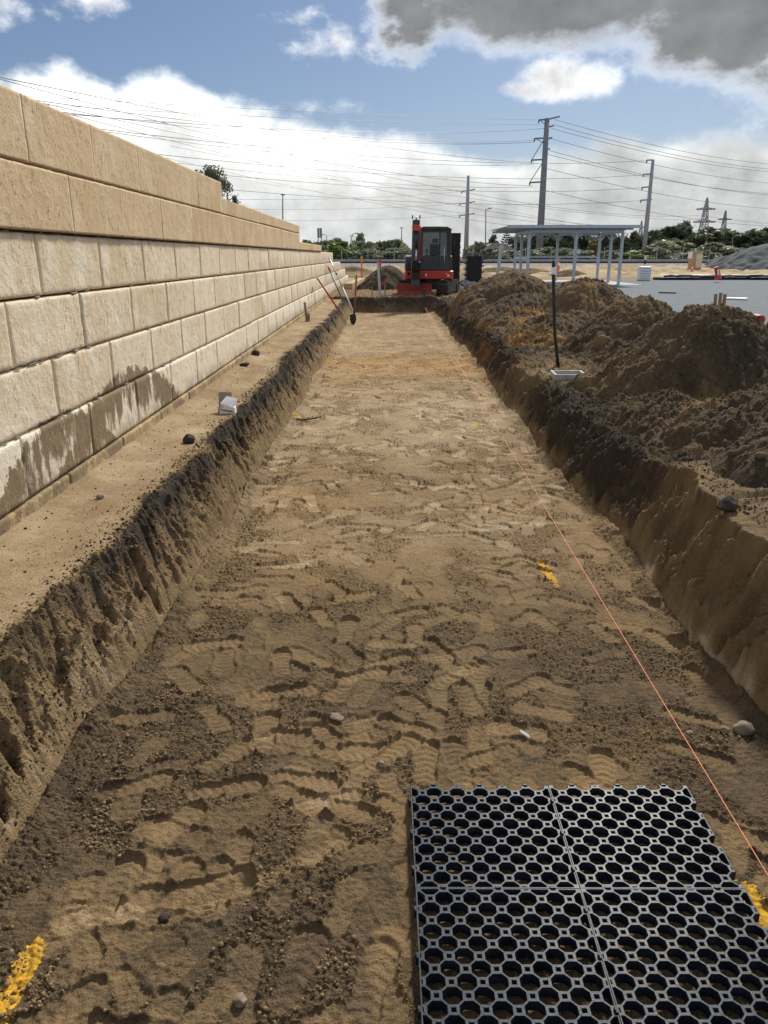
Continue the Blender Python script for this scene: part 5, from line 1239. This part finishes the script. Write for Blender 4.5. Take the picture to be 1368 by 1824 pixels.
for k, (y0_, y1_) in enumerate([(213, 296), (222, 305), (229, 309), (247, 330), (268, 352), (275, 347), (300, 374), (339, 404)]):
    wire((984 - k * 2.5, y0_, 150.2), (1440, y1_, 250), 1.8, ['topmost', 'second highest', 'third highest', 'fourth highest', 'fifth highest', 'sixth highest', 'second lowest', 'lowest'][k] + ' power line running right from the tallest pole', .04)
wire((1246, 384, 230), (1440, 399, 300), .8, 'upper power line right of the largest lattice tower', .04)
wire((1248, 404, 230), (1440, 420, 300), .8, 'lower power line right of the largest lattice tower', .04)

# ------------------------------------------------------------------ trees
def crown_mesh(seed, rx, rz, n, leaf, clumps, flat=.5, gaps=.25):
    rs = np.random.RandomState(seed); cs = []
    while len(cs) < clumps:
        v = rs.normal(size=3); v /= np.linalg.norm(v); r = rs.uniform(.35, 1.0) ** .6
        if v[2] * r < -flat: continue
        cs.append((v * r * np.array([rx * rs.uniform(.75, 1.1), rx * rs.uniform(.75, 1.1), rz * rs.uniform(.8, 1.12)]), rs.uniform(.16, .38) * rx, rs.rand()))
    V, F, T_ = [], [], []
    for i in range(n):
        c, r, t = cs[rs.randint(len(cs))]
        v = rs.normal(size=3); v /= np.linalg.norm(v); p = c + v * r * rs.rand() ** .4 * np.array([1, 1, .8])
        a = rs.normal(size=3); a /= np.linalg.norm(a); b = np.cross(a, rs.normal(size=3)); b /= np.linalg.norm(b); s = leaf * rs.uniform(.6, 1.4)
        k = len(V); V += [p - a * s, p + b * s * .55, p + a * s, p - b * s * .55]; F.append((k, k + 1, k + 2, k + 3)); tt = np.clip(.25 + .5 * t + rs.uniform(-.25, .25), 0, 1); T_ += [tt] * 4
    me = bpy.data.meshes.new('crown'); me.from_pydata([tuple(v) for v in V], [], F); at = me.attributes.new('tone', 'FLOAT', 'POINT'); at.data.foreach_set('value', np.array(T_, np.float32)); return me
CR = {}
for kind, (mat, n, leaf, clumps) in {'grey': ('leafgrey', 2600, .20, 34), 'dark': ('leafdark', 3000, .22, 30), 'yellow': ('leafyel', 2600, .20, 26), 'gold': ('leafgold', 1800, .20, 22), 'fine': ('leafdark', 5200, .085, 46)}.items():
    for k in range(3):
        me = crown_mesh(100 + k + 7 * len(CR), 1.0, 1.0, int(n * 1.3), leaf * .55, clumps); me.materials.append(M[mat]); CR[kind, k] = me
tr = random.Random(21)
def trunk_mesh(h, w, seed):
    b = MB(); r = random.Random(seed); p = Vector((0, 0, 0)); pts = [p]
    for k in range(4): p = p + Vector((r.uniform(-.06, .06) * h, r.uniform(-.06, .06) * h, h / 4)); pts.append(p)
    b.tube(pts, [w, w * .8, w * .65, w * .5, w * .3], 7)
    for k in range(5):
        q = pts[2 + k % 3]; a = r.uniform(0, 6.28); d = Vector((math.cos(a), math.sin(a), .8)) * h * .35; b.tube([q, q + d * .5 + Vector((0, 0, .05 * h)), q + d], [w * .4, w * .25, w * .1], 5)
    return b
def tree(name, px, top, wpx, Y, kind, label, cat, group, low=.2, k=None):
    x = aty(px, 455, Y).x; zt = aty(px, top, Y).z; H = zt - .4; rx = wpx / 2 * Y / FPX
    e = empty(name, (x, Y, .4), label, cat, group)
    th = H * .75
    t = trunk_mesh(th, max(.05, H * .022), int(px)).build('trunk', M['bark'], e, smooth=True)
    o = link('crown', CR[kind, tr.randrange(3) if k is None else k], e)
    rz = H * (1 - low) / 2; o.location = (0, 0, H * low + rz * .98); o.scale = (rx * 1.3, rx * 1.3, rz * 1.0); o.rotation_euler = (0, 0, tr.uniform(0, 6.28))
G1, G2 = 'roadside bushes behind the railway', 'dark trees along the horizon'
BL = [(548, 428, 40, 124, 'grey', 'grey green bush at the left, half hidden by the wall top'), (578, 428, 34, 124, 'grey', 'grey green bush right beside the twin sign'), (598, 424, 30, 126, 'grey', 'tall grey green bush left of the yellow green one'),
      (590, 440, 40, 117, 'grey', 'low grey bush in front, under the twin sign'), (608, 434, 46, 115, 'yellow', 'bright yellow green bush above the concrete barrier'), (637, 416, 22, 135, 'grey', 'pointed taller tree above the left bushes'),
      (636, 430, 36, 121, 'grey', 'bushy grey shrub right of the yellow green bush'), (655, 431, 30, 120, 'grey', 'grey green shrub midway between yellow bush and excavator'), (672, 430, 34, 122, 'grey', 'grey shrub behind the red bollard'),
      (648, 443, 60, 114, 'grey', 'wide low grey scrub between the red stake and the amber stake'), (690, 428, 30, 122, 'grey', 'rounded shrub two bushes left of the excavator'), (708, 427, 32, 120, 'grey', 'tall shrub directly left of the excavator'),
      (700, 442, 48, 114, 'grey', 'low grey green scrub left of the excavator body'), (838, 436, 30, 121, 'grey', 'grey shrub right of the slender power pole'), (850, 431, 34, 118, 'grey', 'big rounded olive bush above the wide crate stack'), (872, 441, 34, 116, 'grey', 'low olive scrub before the house roof'),
      (900, 446, 50, 113, 'grey', 'low wide scrub behind the left shelter posts'), (937, 444, 44, 115, 'grey', 'scrub behind the third shelter post'), (968, 440, 40, 116, 'grey', 'grey green bush right of the tallest pole foot'), (1003, 442, 40, 117, 'grey', 'olive scrub behind the middle of the shelter'),
      (1049, 432, 24, 119, 'gold', 'golden bush seen through the right half of the shelter'), (1030, 446, 40, 114, 'grey', 'low scrub left of the golden bush'), (1085, 446, 44, 114, 'grey', 'low grey scrub behind the right shelter posts'), (1125, 448, 50, 113, 'yellow', 'flat yellowish scrub by the slim pale pole foot'),
      (1185, 428, 74, 124, 'grey', 'large lit olive tree between slim pole and lattice tower'), (1163, 440, 50, 117, 'grey', 'olive bush just right of the slim pale pole'), (1270, 433, 70, 120, 'grey', 'rounded olive bush left of the gravel heap'), (1240, 446, 60, 114, 'grey', 'low pale scrub below the largest lattice tower'), (1310, 442, 50, 117, 'grey', 'scrub at the left slope of the gravel heap')]
for (px, top, w, Y, kind, lab) in BL: tree('roadside_bush', px, top, w, Y, kind, lab, 'bush', G1, .0)
DT = [(875, 427, 26, 165, 'small round dark tree above the house roof'), (935, 416, 50, 175, 'dark tree behind the left shelter roof'), (965, 414, 56, 178, 'dark tree directly behind the tallest pole'), (1000, 416, 56, 172, 'dark tree behind the middle shelter post'), (1040, 418, 56, 176, 'dark tree behind the golden bush'),
      (1075, 414, 56, 170, 'dark tree behind the right shelter posts'), (1118, 422, 34, 168, 'thin dark tree between shelter and slim pale pole'), (1160, 421, 60, 172, 'rounded dark tree right of the slim pale pole'), (1195, 410, 70, 176, 'dark tree behind the large olive tree'), (1212, 404, 36, 180, 'tallest dark tree left of the largest lattice tower'),
      (1245, 416, 70, 175, 'dark tree behind the foot of the largest lattice tower'), (1290, 420, 70, 178, 'dark tree right of the second lattice tower'), (1330, 420, 70, 175, 'dark tree above the middle of the gravel heap'), (1366, 412, 60, 178, 'dark tree at the right edge above the gravel heap'), (1100, 432, 60, 180, 'low dark tree at the right end of the shelter roof')]
for (px, top, w, Y, lab) in DT: tree('dark_tree', px, top - 8, w, Y, 'dark', lab, 'tree', G2, .04)
tree('tall_tree', 376, 297, 62, 46, 'fine', 'dark leafy tree showing over the wall step', 'tree', None, .42)
tree('tall_tree', 420, 352, 34, 46, 'fine', 'tip of a smaller dark tree over the lower wall step', 'tree', None, .3)
# star-shaped pine
q = aty(897, 455, 150); e = empty('norfolk_pine', (q.x, 150, .4), 'small tiered conifer with flat branches left of the shelter roof', 'conifer'); H = aty(897, 408, 150).z - .4
b = MB(); b.tube([(0, 0, 0), (0, 0, H)], [.14, .02], 6); b.build('trunk', M['bark'], e)
b = MB()
for k in range(9):
    z = H * (.42 + .58 * k / 9); L = 1.9 * (1 - k / 9.5)
    for j in range(6):
        a = j * 1.047 + k * .4; d = Vector((math.cos(a), math.sin(a), .18)); b.tube([(0, 0, z), d * L * .6 + Vector((0, 0, z)), d * L + Vector((0, 0, z + .12))], [.06, .13, .04], 5)
b.build('crown', M['leafdark'], e)
q = aty(880, 447, 145); e = empty('house', (q.x, 145, .4), 'low house with grey tiled roof left of the shelter', 'house')
zr = aty(880, 434, 145).z - .4; b = MB(); b.box((0, 0, zr * .32), (5.4, 5, zr * .64)); b.build('wall', M['wallw'], e); b = MB(); b.prism([(-3.1, zr * .62), (3.1, zr * .62), (1.2, zr), (-1.2, zr)], 'y', -2.9, 2.9); b.build('roof', M['rooft'], e, bevel=.04); b = MB(); b.box((-1.0, -2.53, zr * .36), (1.1, .06, .8)); b.build('window', M['blackmat'], e)
